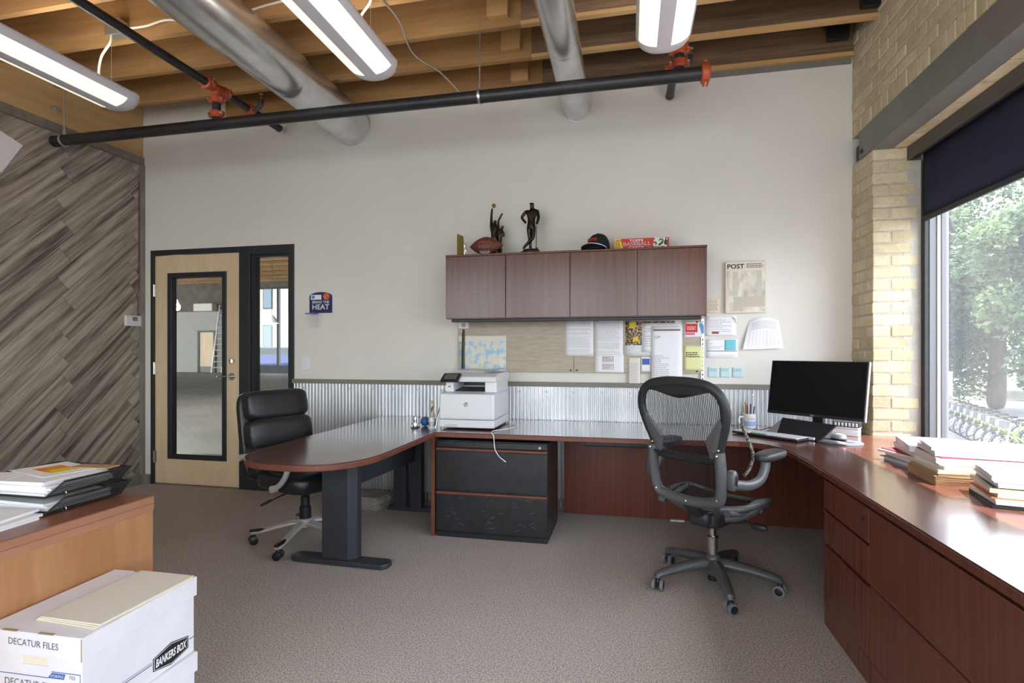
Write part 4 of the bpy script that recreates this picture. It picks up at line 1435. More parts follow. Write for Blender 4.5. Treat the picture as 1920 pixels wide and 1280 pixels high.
MB().box(0.0, .05, yt - .0026, yt - .0016, 1.45, 1.495).box(.03, .07, yt - .0026, yt - .0016, 1.345, 1.38).build('yellow_note', m_yellow, o)
o = sheet('white_form', 'white form half hidden behind the long agenda', 'paper', .094, .39, 1.262, 1.485, yt - .003)
lines(.11, .17, 1.30, 1.45, 8, yt - .0034).build('printed_lines', m_ink, o)
o = sheet('agenda_page', 'long curling agenda page hanging below the tackboard', 'paper', .165, .393, 1.022, 1.462, yt - .007, curl=.015)
lines(.18, .38, 1.25, 1.31, 4, yt - .0076, ragged=.6).build('printed_lines', m_ink, o)
lines(.18, .30, 1.06, 1.24, 12, yt - .016, ragged=.8).build('printed_lines', m_ink, o)
MB().box(.18, .38, yt - .0078, yt - .0072, 1.425, 1.437).build('header_bar', M('plum_ink', (110, 80, 84)), o)
text('GM', .03, m_inkd, o, (.21, yt - .0078, 1.375), (1, 0, 0), (0, 0, 1))
o = sheet('label_sheet', 'small white sheet with two boxed labels below the letter pages', 'paper', -.266, -.042, 1.102, 1.243, yt - .001, curl=.006)
for z_ in (1.205, 1.145):
    MB().frame(-.205, -.12, z_ - .018, z_ + .024, -.202, -.123, z_ - .015, z_ + .021, yt - .0062, yt - .0054).build('label_box', M('maroon_ink', (120, 86, 90)), o)
    lines(-.198, -.13, z_ - .012, z_ + .018, 3, yt - .0058).build('printed_lines', m_inkd, o)
o = sheet('receipt_strip', 'narrow cream receipt hanging below the tackboard', 'receipt', -.006, .081, 1.003, 1.218, yt - .002, m_paper2, curl=.006)
lines(.01, .066, 1.03, 1.19, 14, yt - .006).build('printed_lines', m_ink, o)
o = sheet('business_card', 'small card with a blue square beside the receipt', 'card', .090, .161, 1.112, 1.224, yt - .001)
MB().box(.097, .154, yt - .0022, yt - .0014, 1.165, 1.212).build('blue_square', m_blue, o)
o = sheet('postcard', 'red and blue printed postcard at the upper right of the tackboard', 'card', .408, .551, 1.376, 1.488, yt - .002)
MB().box(.416, .505, yt - .0032, yt - .0024, 1.412, 1.478).build('red_panel', m_red, o)
MB().box(.416, .485, yt - .0032, yt - .0024, 1.392, 1.408).build('pink_panel', M('pink_print', (206, 90, 140)), o)
lines(.43, .49, 1.43, 1.46, 2, yt - .0034).build('printed_lines', m_paper, o)
MB().prism([(.515, 1.47), (.533, 1.487), (.55, 1.46), (.55, 1.41), (.535, 1.395)], yt - .0032, yt - .0024, 'y').build('blue_facet', M('sky_print', (84, 150, 204)), o)
o = sheet('memo_note', 'pale yellow handwritten memo pinned beside the agenda', 'note', .408, .541, 1.122, 1.310, yt - .001, m_paleyel, curl=.004)
lines(.42, .525, 1.205, 1.265, 4, yt - .006, ragged=.7).build('handwriting', m_inkb, o)
o = sheet('wall_letter', 'white letter with a lifted corner on the bare wall right of the tackboard', 'paper', .562, .784, 1.385, 1.535, yw)
lines(.59, .75, 1.41, 1.51, 7, yw - .0004, ragged=.7).build('printed_lines', m_ink, o)
MB().box(.61, .66, yw - .0016, yw - .0006, 1.40, 1.418).build('stamp_mark', M('rust_ink', (140, 70, 70)), o)
MB().add([(.745, yw - .001, 1.536), (.786, yw - .001, 1.47), (.772, yw - .022, 1.515)], [(0, 1, 2)]).build('lifted_corner', m_paper, o)
o = sheet('order_form', 'white order form with a teal sticky note on the bare wall', 'paper', .570, .795, 1.218, 1.358, yw)
lines(.58, .78, 1.23, 1.265, 3, yw - .0004).build('printed_lines', m_ink, o)
lines(.58, .69, 1.285, 1.345, 5, yw - .0004, ragged=.8).build('printed_lines', m_ink, o)
MB().box(.575, .79, yw - .001, yw - .0005, 1.268, 1.273).build('rule_line', m_inkd, o)
o = sheet('sticky_note', 'bright teal sticky note on the order form', 'sticky note', .702, .781, 1.279, 1.354, yw - .0015, m_teal, curl=.004)
for i, (a, b) in enumerate(((.581, .660), (.668, .747), (.755, .834))):
    o = sheet('sticky_note', ['pale teal sticky note, left of the row of three', 'pale teal sticky note, middle of the row of three', 'pale teal sticky note, right of the row of three'][i], 'sticky note', a, b, 1.072, 1.148, yw, m_paleteal, 'row of pale teal notes', curl=.006)
    lines(a + .008, b - .012, 1.115, 1.14, 2, yw - .002, ragged=.5).build('handwriting', M('teal_ink_%d' % i, (130, 160, 170)), o)
o = sheet('kraft_card', 'kraft brown card peeking out right of the wall cabinet', 'card', .535, .664, 1.558, 1.668, yw, m_manila)
lines(.56, .655, 1.575, 1.655, 6, yw - .0006).build('printed_lines', M('tan_ink', (176, 156, 120)), o)
# curled chart
ccv = MB()


def curl_fn(u, v):
    w = 0.281 * (1 - 0.27 * v)
    x = 0.965 + (u - .5) * w + .008 * v
    return (x, yw - .004 - .05 * math.sin(math.pi * u) * (0.35 + .3 * v) - .05 * (1 - v) * abs(u - .5), 1.286 + 0.205 * v + .026 * math.sin(math.pi * u) * v + .010 * (u - .5))


o = ccv.grid(curl_fn, 16, 12).build('curled_chart', m_paper, origin=(.965, yw, 1.29), smooth=True)
tag(o, 'white chart sheet curling off the wall below the magazine canvas', 'paper', 'papers pinned to the wall')
st2 = MB()
for k in range(9):
    u0 = .10 + k * .095

    def sfn(u, v, u0=u0):
        p = V(curl_fn(u0 + .03 * u, .10 + .52 * v))
        return (p.x, p.y - .001, p.z)
    st2.grid(sfn, 1, 6)
st2.build('grey_columns', M('pale_grey_print', (226, 224, 229)), o)
st3 = MB()
for k in range(6):
    def sfn(u, v, k=k):
        p = V(curl_fn(.12 + .76 * u, .66 + .045 * k + .015 * v))
        return (p.x, p.y - .001, p.z)
    st3.grid(sfn, 8, 1)
st3.build('printed_lines', m_ink, o)
# magazine cover canvas
pc = thing('magazine_canvas', 'framed magazine cover canvas with a cream masthead on the white wall', 'picture', (.845, 4.28, 1.553))
MB().box(.702, .987, 4.262, 4.288, 1.553, 1.936).build('canvas', M('cream_canvas', (222, 214, 198), rough=.7), pc, bevel=.003)
MB().box(.712, .978, 4.2608, 4.2622, 1.565, 1.866).build('cover_picture', M('muted_painting', (182, 178, 166), (232, 226, 212), rough=.6, scale=14, stretch=(1.4, 1, .7), detail=4, c3=(210, 202, 186)), pc)
m_cur = M('grey_curtain_paint', (196, 194, 182))
MB().box(.755, .79, 4.2598, 4.2609, 1.68, 1.86).build('painted_curtain', m_cur, pc)
MB().box(.92, .955, 4.2598, 4.2609, 1.68, 1.86).build('painted_curtain', m_cur, pc)
MB().box(.76, .975, 4.2598, 4.2609, 1.60, 1.675).build('painted_table', M('olive_grey_paint', (190, 184, 168)), pc)
text('POST', .05, m_inkb, pc, (.775, 4.2608, 1.901), (1, 0, 0), (0, 0, 1), fit=(.118, .034), bold=.0012)
lines(.850, .965, 1.885, 1.922, 3, 4.2618, th=.006).build('cover_lines', m_inkd, pc)
lines(.850, .965, 1.873, 1.882, 1, 4.2618, th=.005).build('cover_lines', M('red_ink', (170, 80, 70)), pc)

# ================================================================ on top of the wall cabinet
zc_ = 2.0135
bk_ = thing('brass_bookend', 'brass plate bookend with a tiny golfer figure beside the football', 'bookend', (-1.30, 4.08, zc_))
m_brass = M('aged_brass', (150, 132, 62), rough=.35, metal=.6)
MB().add([(-1.333, 4.06, zc_), (-1.292, 4.10, zc_), (-1.292, 4.10, 2.185), (-1.333, 4.06, 2.20), (-1.335, 4.063, zc_), (-1.294, 4.103, zc_), (-1.294, 4.103, 2.185), (-1.335, 4.063, 2.20)],
         [(0, 1, 2, 3), (7, 6, 5, 4), (0, 4, 5, 1), (1, 5, 6, 2), (2, 6, 7, 3), (3, 7, 4, 0)]).build('plate', m_brass, bk_)
MB().box(-1.333, -1.24, 4.05, 4.12, zc_, zc_ + .004).build('foot_plate', m_brass, bk_)
skin_obj('figure', {'p': ((-1.272, 4.08, 2.075), .007), 'c': ((-1.275, 4.08, 2.105), .007), 'h': ((-1.268, 4.08, 2.128), .006), 'a': ((-1.29, 4.075, 2.11), .004), 'l': ((-1.28, 4.08, 2.017), .004), 'm': ((-1.258, 4.08, 2.05), .005), 'n': ((-1.240, 4.08, 2.017), .004)},
         [('p', 'c'), ('c', 'h'), ('c', 'a'), ('p', 'l'), ('p', 'm'), ('m', 'n')], m_nickel, bk_, 1, local=False)
fb = thing('football', 'brown leather football lying at the left end of the cabinet top', 'ball', (-1.085, 4.03, zc_), R(-4))
pr = []
for k in range(21):
    t = -1 + 2 * k / 20
    pr.append((max(.0015, .071 * (1 - abs(t) ** 1.75) ** .92), .138 * t))
MB().lathe(pr, (0, 0, .0715), 32, rot=(0, R(90), 0)).build('leather_body', M('football_leather', (96, 44, 32), (112, 54, 40), rough=.5, scale=60, bump=.4, bscale=300), fb, smooth=True, local=True, ang=60)


def on_ball(x, ang):
    r = .0722 * (1 - abs(x / .138) ** 1.75) ** .92
    return (x, -r * math.cos(ang), .0715 + r * math.sin(ang))


lc = MB()
for k in range(7):
    x = -.036 + .012 * k
    lc.tube([on_ball(x, R(-58)), on_ball(x, R(-40))], .0022, 6)
lc.tube([on_ball(-.042 + .012 * k, R(-58)) for k in range(8)], .002, 6)
lc.build('laces', m_white, fb, local=True)
og = MB()
for k in range(11):
    x = -.052 + .0105 * k
    og.tube([on_ball(x, R(14 - 4 * (k % 2))), on_ball(x + .008, R(20 + 4 * (k % 3)))], .0016, 5)
og.build('orange_script', M('orange_foil', (176, 112, 76)), fb, local=True)
og = MB()
for k in range(9):
    x = -.042 + .0105 * k
    og.tube([on_ball(x, R(-22)), on_ball(x + .002, R(-2 + 3 * (k % 2)))], .0022, 5)
og.build('grey_block_letters', M('grey_foil', (120, 120, 116)), fb, local=True)

g = thing('golfer_statuette', 'dark bronze golfer statuette leaning on a club', 'statuette', (-.742, 4.09, zc_))
MB().lathe([(.086, 0), (.093, .004), (.093, .016), (.082, .022), (.068, .024), (.066, .036), (.06, .04)], (-.742, 4.09, zc_), 28).build('plinth', m_bronze, g, smooth=True)
b0 = zc_ + .04
G = lambda x, y, z, r: ((-.742 + x, 4.09 + y, b0 + z), r)
skin_obj('figure', {'hip': G(.0, 0, .185, .028), 'waist': G(.002, 0, .225, .026), 'chest': G(.004, 0, .272, .036), 'neck': G(.006, 0, .318, .013), 'head': G(.008, -.004, .345, .020), 'top': G(.008, -.002, .366, .014),
                    'sl': G(-.042, 0, .298, .016), 'el': G(-.076, -.005, .252, .012), 'hl': G(-.036, -.02, .202, .010),
                    'sr': G(.05, 0, .296, .016), 'er': G(.060, -.01, .240, .012), 'hr': G(.046, -.02, .190, .011),
                    'tl': G(-.018, 0, .165, .023), 'kl': G(-.010, 0, .09, .016), 'fl': G(-.006, 0, .012, .011), 'ftl': G(.006, -.03, .006, .009),
                    'tr': G(.020, -.008, .165, .022), 'kr': G(.018, -.016, .09, .016), 'fr': G(-.048, -.012, .026, .011), 'ftr': G(-.062, -.016, .005, .008)},
         [('hip', 'waist'), ('waist', 'chest'), ('chest', 'neck'), ('neck', 'head'), ('head', 'top'), ('chest', 'sl'), ('sl', 'el'), ('el', 'hl'), ('chest', 'sr'), ('sr', 'er'), ('er', 'hr'), ('hip', 'tl'), ('tl', 'kl'), ('kl', 'fl'), ('fl', 'ftl'), ('hip', 'tr'), ('tr', 'kr'), ('kr', 'fr'), ('fr', 'ftr')], m_bronze, g, 2, local=False)
MB().sup((-.737, 4.068, b0 + .352), (.034, .034, .008), 1, 1, 12, 6).build('cap_brim', m_bronze, g, smooth=True)
MB().cyl((-.700, 4.075, b0 + .002), (-.697, 4.07, b0 + .18), .0028, n=8).obox((-.694, 4.068, b0 + .006), (.02, .012, .012)).build('club', m_bronze, g, smooth=True)
g = thing('basketball_statuette', 'dark bronze statuette of two basketball players leaping behind the football', 'statuette', (-1.03, 4.16, zc_))
MB().lathe([(.075, 0), (.08, .004), (.08, .014), (.066, .02), (.06, .024)], (-1.0, 4.16, zc_), 26).build('plinth', m_bronze, g, smooth=True)
G = lambda x, z, r, y=0: ((-1.062 + x, 4.16 + y, zc_ + z), r)
skin_obj('figure', {'hip': G(.008, .155, .025), 'chest': G(.004, .235, .029), 'neck': G(.012, .285, .012), 'head': G(.020, .302, .017), 'sh': G(-.016, .27, .015), 'el': G(-.016, .335, .010), 'wr': G(-.010, .40, .008),
                    's2': G(.03, .255, .012), 'e2': G(.044, .21, .009), 'tl': G(-.004, .10, .022), 'kl': G(.002, .06, .016), 'fl': G(.02, .022, .010), 'tr': G(.03, .11, .02), 'kr': G(.05, .07, .014), 'fr': G(.045, .022, .009)},
         [('hip', 'chest'), ('chest', 'neck'), ('neck', 'head'), ('chest', 'sh'), ('sh', 'el'), ('el', 'wr'), ('chest', 's2'), ('s2', 'e2'), ('hip', 'tl'), ('tl', 'kl'), ('kl', 'fl'), ('hip', 'tr'), ('tr', 'kr'), ('kr', 'fr')], m_bronze, g, 2, local=False)
G = lambda x, z, r, y=-.01: ((-1.005 + x, 4.16 + y, zc_ + z), r)
skin_obj('figure', {'hip': G(-.004, .135, .020), 'chest': G(.002, .20, .023), 'neck': G(.016, .232, .010), 'head': G(.026, .252, .016), 'sh': G(-.014, .235, .012), 'el': G(-.014, .29, .009), 'wr': G(.010, .335, .008), 'hd': G(.022, .352, .006),
                    'tl': G(-.006, .09, .017), 'kl': G(.008, .055, .013), 'fl': G(0, .022, .009), 's2': G(.026, .20, .010), 'e2': G(.034, .165, .008)},
         [('hip', 'chest'), ('chest', 'neck'), ('neck', 'head'), ('chest', 'sh'), ('sh', 'el'), ('el', 'wr'), ('wr', 'hd'), ('hip', 'tl'), ('tl', 'kl'), ('kl', 'fl'), ('chest', 's2'), ('s2', 'e2')], m_bronze, g, 2, local=False)
MB().sup((-1.058, 4.16, zc_ + .418), (.034, .034, .034), 1, 1, 18, 12).build('ball', M('bronze_ball', (150, 110, 60), rough=.3, metal=.7), g, smooth=True)
hc = thing('baseball_cap', 'black baseball cap with red lettering resting on the cabinet top', 'cap', (-.245, 4.08, zc_), R(-20))
m_cap2 = M('black_twill', (26, 26, 28), rough=.85)


def dome(u, v):
    a = 2 * math.pi * u
    ph = v * math.pi / 2
    r = .088 * math.cos(ph) ** .8
    return (r * math.cos(a) + .012, r * 1.05 * math.sin(a) + .01, .012 + .125 * math.sin(ph) ** .9 + .012 * math.cos(a) * (1 - v))


MB().grid(dome, 32, 10).build('crown', m_cap2, hc, smooth=True, local=True, ang=70)
MB().sup((.012, .01, .139), (.014, .014, .01), 1, 1, 10, 6).build('button', m_cap2, hc, smooth=True, local=True)


def brim(u, v):
    a = R(-155) + R(130) * u
    r = .088 + .072 * v * math.sin(math.pi * u) ** .6
    return (r * math.cos(a) + .012, r * 1.02 * math.sin(a) + .01, .030 - .03 * v * (0.3 + abs(u - .5)) + .022 * math.sin(math.pi * u) * v)


bo_ = MB().grid(brim, 20, 6).build('brim', m_cap2, hc, smooth=True, local=True)
bo_.modifiers.new('t', 'SOLIDIFY').thickness = .003
MB().tube([V(brim(k / 20, 1.0)) for k in range(21)], .0028, 6).build('brim_piping', m_white, hc, smooth=True, local=True)
text('UFR', .04, m_red, hc, (.005, -.078, .082), (1, .08, 0), (0, .62, .78), fit=(.075, .036), bold=.0012, local=True)
tc_ = thing('card_box', 'red and yellow baseball card box on the cabinet top', 'box', (.085, 4.12, zc_))
MB().box(-.110, .283, 4.06, 4.27, zc_, zc_ + .088).build('carton', m_red, tc_, bevel=.002)
MB().prism([(-.109, zc_ + .001), (-.042, zc_ + .001), (-.062, zc_ + .087), (-.109, zc_ + .087)], 4.0585, 4.0602, 'y').build('yellow_panel', m_yellow, tc_)
MB().prism([(.166, zc_ + .001), (.272, zc_ + .001), (.272, zc_ + .087), (.178, zc_ + .087)], 4.0585, 4.0602, 'y').build('picture_panel', M('card_pictures', (40, 44, 46), (236, 234, 226), rough=.6, scale=60, detail=1, lo=.45, hi=.55, c3=(150, 180, 140)), tc_)
text('TOPPS', .03, m_paper, tc_, (.05, 4.0595, zc_ + .072), (1, 0, 0), (0, 0, 1), fit=(.10, .018), bold=.0004)
text('BASEBALL', .05, M('grey_lettering', (176, 170, 176)), tc_, (.055, 4.0595, zc_ + .048), (1, 0, 0), (0, 0, 1), fit=(.20, .027), bold=.0012)
text('CARDS', .03, m_paper2, tc_, (.05, 4.0595, zc_ + .020), (1, 0, 0), (0, 0, 1), fit=(.11, .018), bold=.0004)
lines(-.103, -.062, zc_ + .02, zc_ + .082, 4, 4.0583, th=.008).build('small_print', m_inkd, tc_)

# ================================================================ on the desks
pr_ = thing('printer', 'white multifunction laser printer on the desk end', 'printer', (-1.125, 3.87, ZT))
PX0, PX1, PY0, PY1 = -1.328, -.922, 3.632, 4.10
MB().box(PX0, PX1, PY0, PY1, ZT + .012, .782).build('paper_drawer', m_white, pr_, bevel=.008)
MB().box(PX0 + .045, PX0 + .14, PY0 - .002, PY0 + .01, ZT + .018, .752).build('drawer_grip', m_whitesh, pr_, bevel=.004)
MB().box(PX0, PX1, PY0, PY1, .785, .968).build('body', m_white, pr_, bevel=.012)
MB().prism([(PY0 + .004, .966), (PY0 + .09, .978), (PY1, .985), (PY1, .966)], PX0 + .004, PX1 - .004, 'x').build('body_top', m_whitesh, pr_)
MB().prism([(PY0 + .10, .984), (PY0 + .30, 1.0), (PY0 + .30, .983)], PX0 + .085, PX1 - .09, 'x').build('output_tray', M('slate_plastic', (92, 94, 102), rough=.5), pr_)
MB().box(PX0 + .025, PX0 + .083, PY0 + .075, PY1 - .01, .972, 1.05).box(PX1 - .09, PX1 - .003, PY0 + .085, PY1 - .01, .972, 1.05).box(PX0 + .083, PX1 - .09, PY0 + .31, PY1 - .01, .972, 1.05).build('pillars', m_white, pr_, bevel=.006)
MB().box(PX0 + .09, PX1 - .10, PY0 + .306, PY0 + .312, 1.008, 1.045).build('exit_slot', m_plastic, pr_)
MB().prism([(PY0 + .045, 1.052), (PY0 + .06, 1.085), (PY0 + .14, 1.108), (PY1, 1.112), (PY1, 1.05), (PY0 + .06, 1.048)], PX0 + .012, PX1, 'x').build('scanner', m_white, pr_, bevel=.006)
MB().prism([(PY0 + .16, 1.110), (PY0 + .2, 1.128), (PY1 - .06, 1.132), (PY1 - .04, 1.110)], PX0 + .04, PX1 - .12, 'x').build('document_feeder', m_white, pr_, bevel=.006)
MB().prism([(PX1 - .20, 1.118), (PX1 - .02, 1.142), (PX1 - .02, 1.136), (PX1 - .20, 1.111)], PY0 + .18, PY1 - .08, 'y').build('feeder_tray', M('mid_grey_plastic', (150, 152, 154), rough=.5), pr_, bevel=.002)
MB().add([(PX0 + .008, PY0 - .008, 1.058), (PX0 + .138, PY0 - .008, 1.058), (PX0 + .150, PY0 + .05, 1.112), (PX0 + .022, PY0 + .05, 1.112), (PX0 + .008, PY0 + .012, 1.046), (PX0 + .138, PY0 + .012, 1.046), (PX0 + .150, PY0 + .07, 1.10), (PX0 + .022, PY0 + .07, 1.10)],
         [(0, 1, 2, 3), (7, 6, 5, 4), (0, 4, 5, 1), (1, 5, 6, 2), (2, 6, 7, 3), (3, 7, 4, 0)]).build('control_panel', m_black, pr_, bevel=.004)
MB().add([(PX0 + .030, PY0 + .001, 1.068), (PX0 + .124, PY0 + .001, 1.068), (PX0 + .133, PY0 + .040, 1.1045), (PX0 + .040, PY0 + .040, 1.1045)], [(0, 1, 2, 3)]).xf(0, (0, -.002, .0016)).build('touch_screen', M('screen_grey', (96, 96, 92), rough=.25), pr_)
MB().cyl((-1.128, PY0 + .0005, .892), (-1.128, PY0 - .0012, .892), .0155, n=28).build('logo_disc', M('logo_grey', (112, 104, 104)), pr_, smooth=True)
text('hp', .026, m_white, pr_, (-1.128, PY0 - .0016, .8925), (1, 0, 0), (0, 0, 1), shear=.25, bold=.0006)
MB().frame(-.995, -.975, .905, .915, -.993, -.977, .907, .913, PY0 - .001, PY0 + .001).build('toner_mark', m_whitesh, pr_)
MB().box(PX0 + .045, PX0 + .062, PY0 + .0735, PY0 + .076, 1.010, 1.017).build('usb_port', m_black, pr_)
lines(-1.29, -1.23, .796, .802, 1, PY0 - .0003, th=.003).build('model_print', m_whitesh, pr_)
cbl = MB().tube(smooth_path([(-.93, 4.02, .74), (-.86, 3.98, .73), (-.80, 3.85, .721), (-.84, 3.70, .7205), (-.91, 3.60, .7205), (-.905, 3.50, .7205), (-.885, 3.476, .70), (-.875, 3.468, .62), (-.845, 3.466, .57), (-.812, 3.466, .545)], 8), .0032, 8)
cbl.sup((-.806, 3.466, .540), (.02, .007, .007), .5, .5, 8, 6, rot=(0, R(35), 0))
tag(cbl.build('usb_cable', m_white, origin=(-.85, 3.5, .54), smooth=True), 'white cable draped from the printer over the desk edge', 'cable')

# desk toys on the table corner
o = MB().sup((-1.475, 3.74, ZT + .0355), (.07, .07, .07), 1, 1, 24, 16).build('stress_ball', M('blue_rubber', (48, 92, 158), rough=.45), origin=(-1.475, 3.74, ZT), smooth=True)
tag(o, 'small blue ball on the table corner beside the printer', 'ball')
t = thing('desk_trophy', 'small chrome tiered desk ornament in front of the blue ball', 'ornament', (-1.52, 3.66, ZT))
MB().lathe([(.034, 0), (.036, .004), (.030, .009), (.018, .012), (.016, .024), (.030, .027), (.030, .033), (.014, .036)], (-1.52, 3.66, ZT), 22).build('base', m_chrome, t, smooth=True)
MB().lathe([(.010, .036), (.012, .05), (.014, .075), (.009, .085)], (-1.52, 3.66, ZT), 18).build('stem', m_nickel, t, smooth=True)
t = thing('brass_figurine', 'thin brass figurine on a clear block between ball and printer', 'ornament', (-1.43, 3.80, ZT))
MB().tube(smooth_path([(-1.44, 3.80, ZT + .05), (-1.452, 3.80, ZT + .10), (-1.437, 3.80, ZT + .15), (-1.45, 3.80, ZT + .185)], 4), [.006] * 6 + [.008] * 4 + [.005] * 3, 8).tube([(-1.445, 3.8, ZT + .12), (-1.41, 3.79, ZT + .07)], .003, 6).build('figure', M('brass2', (190, 160, 96), rough=.3, metal=.8), t, smooth=True)
MB().box(-1.462, -1.42, 3.78, 3.82, ZT, ZT + .05).build('block', M('clear_acrylic', (214, 214, 216), rough=.1), t, bevel=.003)
t = thing('glass_award', 'small clear glass award at the table edge next to the printer', 'award', (-1.395, 3.66, ZT))
MB().lathe([(.026, 0), (.026, .012), (.012, .016), (.024, .05), (.02, .075), (.004, .085)], (-1.395, 3.66, ZT), 12).build('body', M('frosted_glass', (206, 208, 210), rough=.12), t)
MB().tube([(-1.365, 3.66, ZT), (-1.352, 3.68, ZT + .10), (-1.345, 3.70, ZT + .16)], [.004, .004, .003], 6).build('pen', m_nickel, t, smooth=True)

# corner: mug, pens, monitor, keyboard
mg = thing('pen_mug', 'white mug with a colourful print holding pens', 'mug', (.842, 4.14, ZT))
MB().lathe([(.042, 0), (.046, .004), (.047, .105), (.044, .107), (.042, .105), (.041, .01), (.002, .008)], (.842, 4.14, ZT), 26).build('cup', m_white, mg, smooth=True)
MB().tube(smooth_path([(.800, 4.125, ZT + .085), (.775, 4.115, ZT + .08), (.768, 4.112, ZT + .055), (.778, 4.117, ZT + .03), (.798, 4.125, ZT + .026)], 4), .006, 8).build('handle', m_white, mg, smooth=True)
pp = MB()
pp.rings([[(.842 + .0475 * math.cos(a), 4.14 + .0475 * math.sin(a), ZT + z) for a in [R(-150 + 8 * k) for k in range(16)]] for z in (.02, .055)], False)
pp.build('blue_print', M('mug_blue', (150, 178, 214)), mg)
text('AYA', .02, M('mug_red', (196, 110, 100)), mg, (.846, 4.14 - .0482, ZT + .072), (1, 0, 0), (0, 0, 1), fit=(.05, .018))
for i, (c_, nm) in enumerate((((40, 120, 70), 'green'), ((50, 50, 54), 'black'), ((196, 70, 40), 'orange capped'), ((120, 190, 90), 'lime green'), ((90, 60, 60), 'brown'), ((214, 214, 216), 'pale grey'))):
    a = i * 1.05
    p0 = V((.842 + .018 * math.cos(a), 4.14 + .018 * math.sin(a), ZT + .014))
    p1 = V((.842 + .036 * math.cos(a), 4.14 + .036 * math.sin(a), ZT + .148 + .012 * (i % 3)))
    t = thing('pen', nm + ' pen standing in the white mug', 'pen', tuple(p0), group='pens in the mug')
    m_ = M('pen_%d' % i, c_, rough=.4)
    MB().cyl(p0, p1, .0045, n=10).build('barrel', m_, t, smooth=True)
    MB().cyl(p1, p1 + (p1 - p0).normalized() * .014, .0048, .003, n=10).build('cap_end', m_red if i == 2 else m_, t, smooth=True)
mo = thing('monitor', 'large black flat monitor turned across the desk corner', 'monitor', (1.15, 3.77, ZT), R(-45))
# local frame: +x to the right along the screen, -y toward the user
n_ = 0
tl = R(-9.5)
mrot = Matrix.Rotation(tl, 3, 'X')
scr = MB().obox((0, 0, .181), (.612, .022, .362))
scr.xf(0, (0, 0.0, .132), mrot)
scr.build('housing', m_plastic, mo, local=True, bevel=.004)
sp = MB().obox((0, -.0116, .187), (.596, .001, .338))
sp.xf(0, (0, 0, .132), mrot)
sp.build('screen', M('dark_screen', (12, 13, 18), rough=.22, spec=.4), mo, local=True)
ba = MB().obox((0, .022, .19), (.42, .03, .24))
ba.xf(0, (0, 0, .132), mrot)
ba.build('rear_bulge', m_plastic, mo, local=True, bevel=.01)
MB().obox((.3068, .003, .181), (.002, .018, .364)).xf(0, (0, 0, .132), mrot).build('silver_edge', m_silver, mo, local=True)
MB().obox((0, .07, .145), (.07, .03, .29)).build('stand_neck', m_plastic, mo, local=True, bevel=.005)
MB().box(-.12, .12, -.02, .16, 0, .010).build('stand_base', m_plastic, mo, local=True, bevel=.004)
tx = text_mb('DELL', .012, bold=.0004)
tx.xf(0, (0, 0, 0), Matrix.Rotation(R(90), 3, 'X'))
tx.xf(0, (0, -.0124, .009))
tx.xf(0, (0, 0, .132), mrot)
tx.build('lettering', m_silver, mo, local=True)
kb = thing('keyboard', 'grey computer keyboard on the desk corner before the monitor', 'keyboard', (.881, 3.746, ZT), R(-45))
MB().prism([(-.225, -.065), (.225, -.065), (.225, .065), (-.225, .065)], .004, .018).build('case', m_graph2, kb, local=True, bevel=.005)
kmesh = MB().box(-.0075, .0075, -.0075, .0075, 0, .006).mesh('key', m_whitesh, False)
for r_ in range(5):
    for k in range(19):
        if r_ == 0 and 4 < k < 10:
            continue
        ko = bpy.data.objects.new('key', kmesh)
        C.objects.link(ko)
        ko.parent = kb
        ko.location = (-.205 + k * .0228, -.048 + r_ * .024, .018)
        ko.scale = (1.2, 1.4, 1)
dh = thing('document_holder', 'black sloping document holder between keyboard and monitor', 'document holder', (1.04, 3.69, ZT), R(-45))
MB().add([(-.15, .02, .012), (.13, .005, .012), (.19, .085, .104), (-.16, .095, .114), (-.15, .028, .006), (.13, .013, .006), (.19, .091, .098), (-.16, .101, .108)],
         [(0, 1, 2, 3), (7, 6, 5, 4), (0, 4, 5, 1), (1, 5, 6, 2), (2, 6, 7, 3), (3, 7, 4, 0)]).build('board', M('black_vinyl', (24, 24, 28), rough=.5), dh, local=True)
MB().add([(-.155, .0, .010), (-.165, .098, .104), (-.26, .05, .004), (-.155, .001, .002), (-.165, .101, .0), (-.26, .052, 0)], [(0, 1, 2), (5, 4, 3), (0, 3, 4, 1), (1, 4, 5, 2), (2, 5, 3, 0)]).build('side_wing', M('taupe_metal', (150, 146, 142), rough=.4), dh, local=True)
MB().box(-.13, .10, -.003, .012, .006, .022).build('ledge', m_white, dh, local=True, bevel=.003)
MB().box(-.08, .08, .06, .11, 0, .05).build('rest_block', m_plastic, dh, local=True, bevel=.004)
mpd = thing('mouse_pad', 'round charcoal mouse pad with a wrist rest', 'mouse pad', (1.245, 3.60, ZT))
MB().lathe([(.122, 0), (.125, .002), (.124, .006), (.118, .007)], (1.245, 3.60, ZT), 40).build('pad', M('charcoal_gel', (92, 96, 104), rough=.5), mpd, smooth=True)
MB().sup((1.185, 3.525, ZT + .012), (.15, .06, .022), .8, .7, 22, 8, rot=(0, 0, R(-42))).build('wrist_rest', M('slate_gel', (112, 118, 126), rough=.4), mpd, smooth=True)
ms = thing('mouse', 'silver grey computer mouse on the round pad', 'mouse', (1.26, 3.66, ZT + .007), R(20))
MB().sup((0, 0, .021), (.062, .105, .036), .8, .8, 24, 12).build('shell', m_silver, ms, smooth=True, local=True)
MB().sup((.0, .03, .036), (.008, .02, .01), 1, 1, 10, 6).build('wheel', m_plastic, ms, smooth=True, local=True)
MB().sup((0, 0, .006), (.066, .109, .012), .8, .8, 24, 6).build('skirt', m_plastic, ms, smooth=True, local=True)
dc = thing('docking_box', 'white slotted docking box behind the mouse', 'dock', (1.40, 3.93, ZT), R(-30))
MB().box(-.075, .075, -.04, .04, 0, .045).build('case', m_white, dc, local=True, bevel=.004)
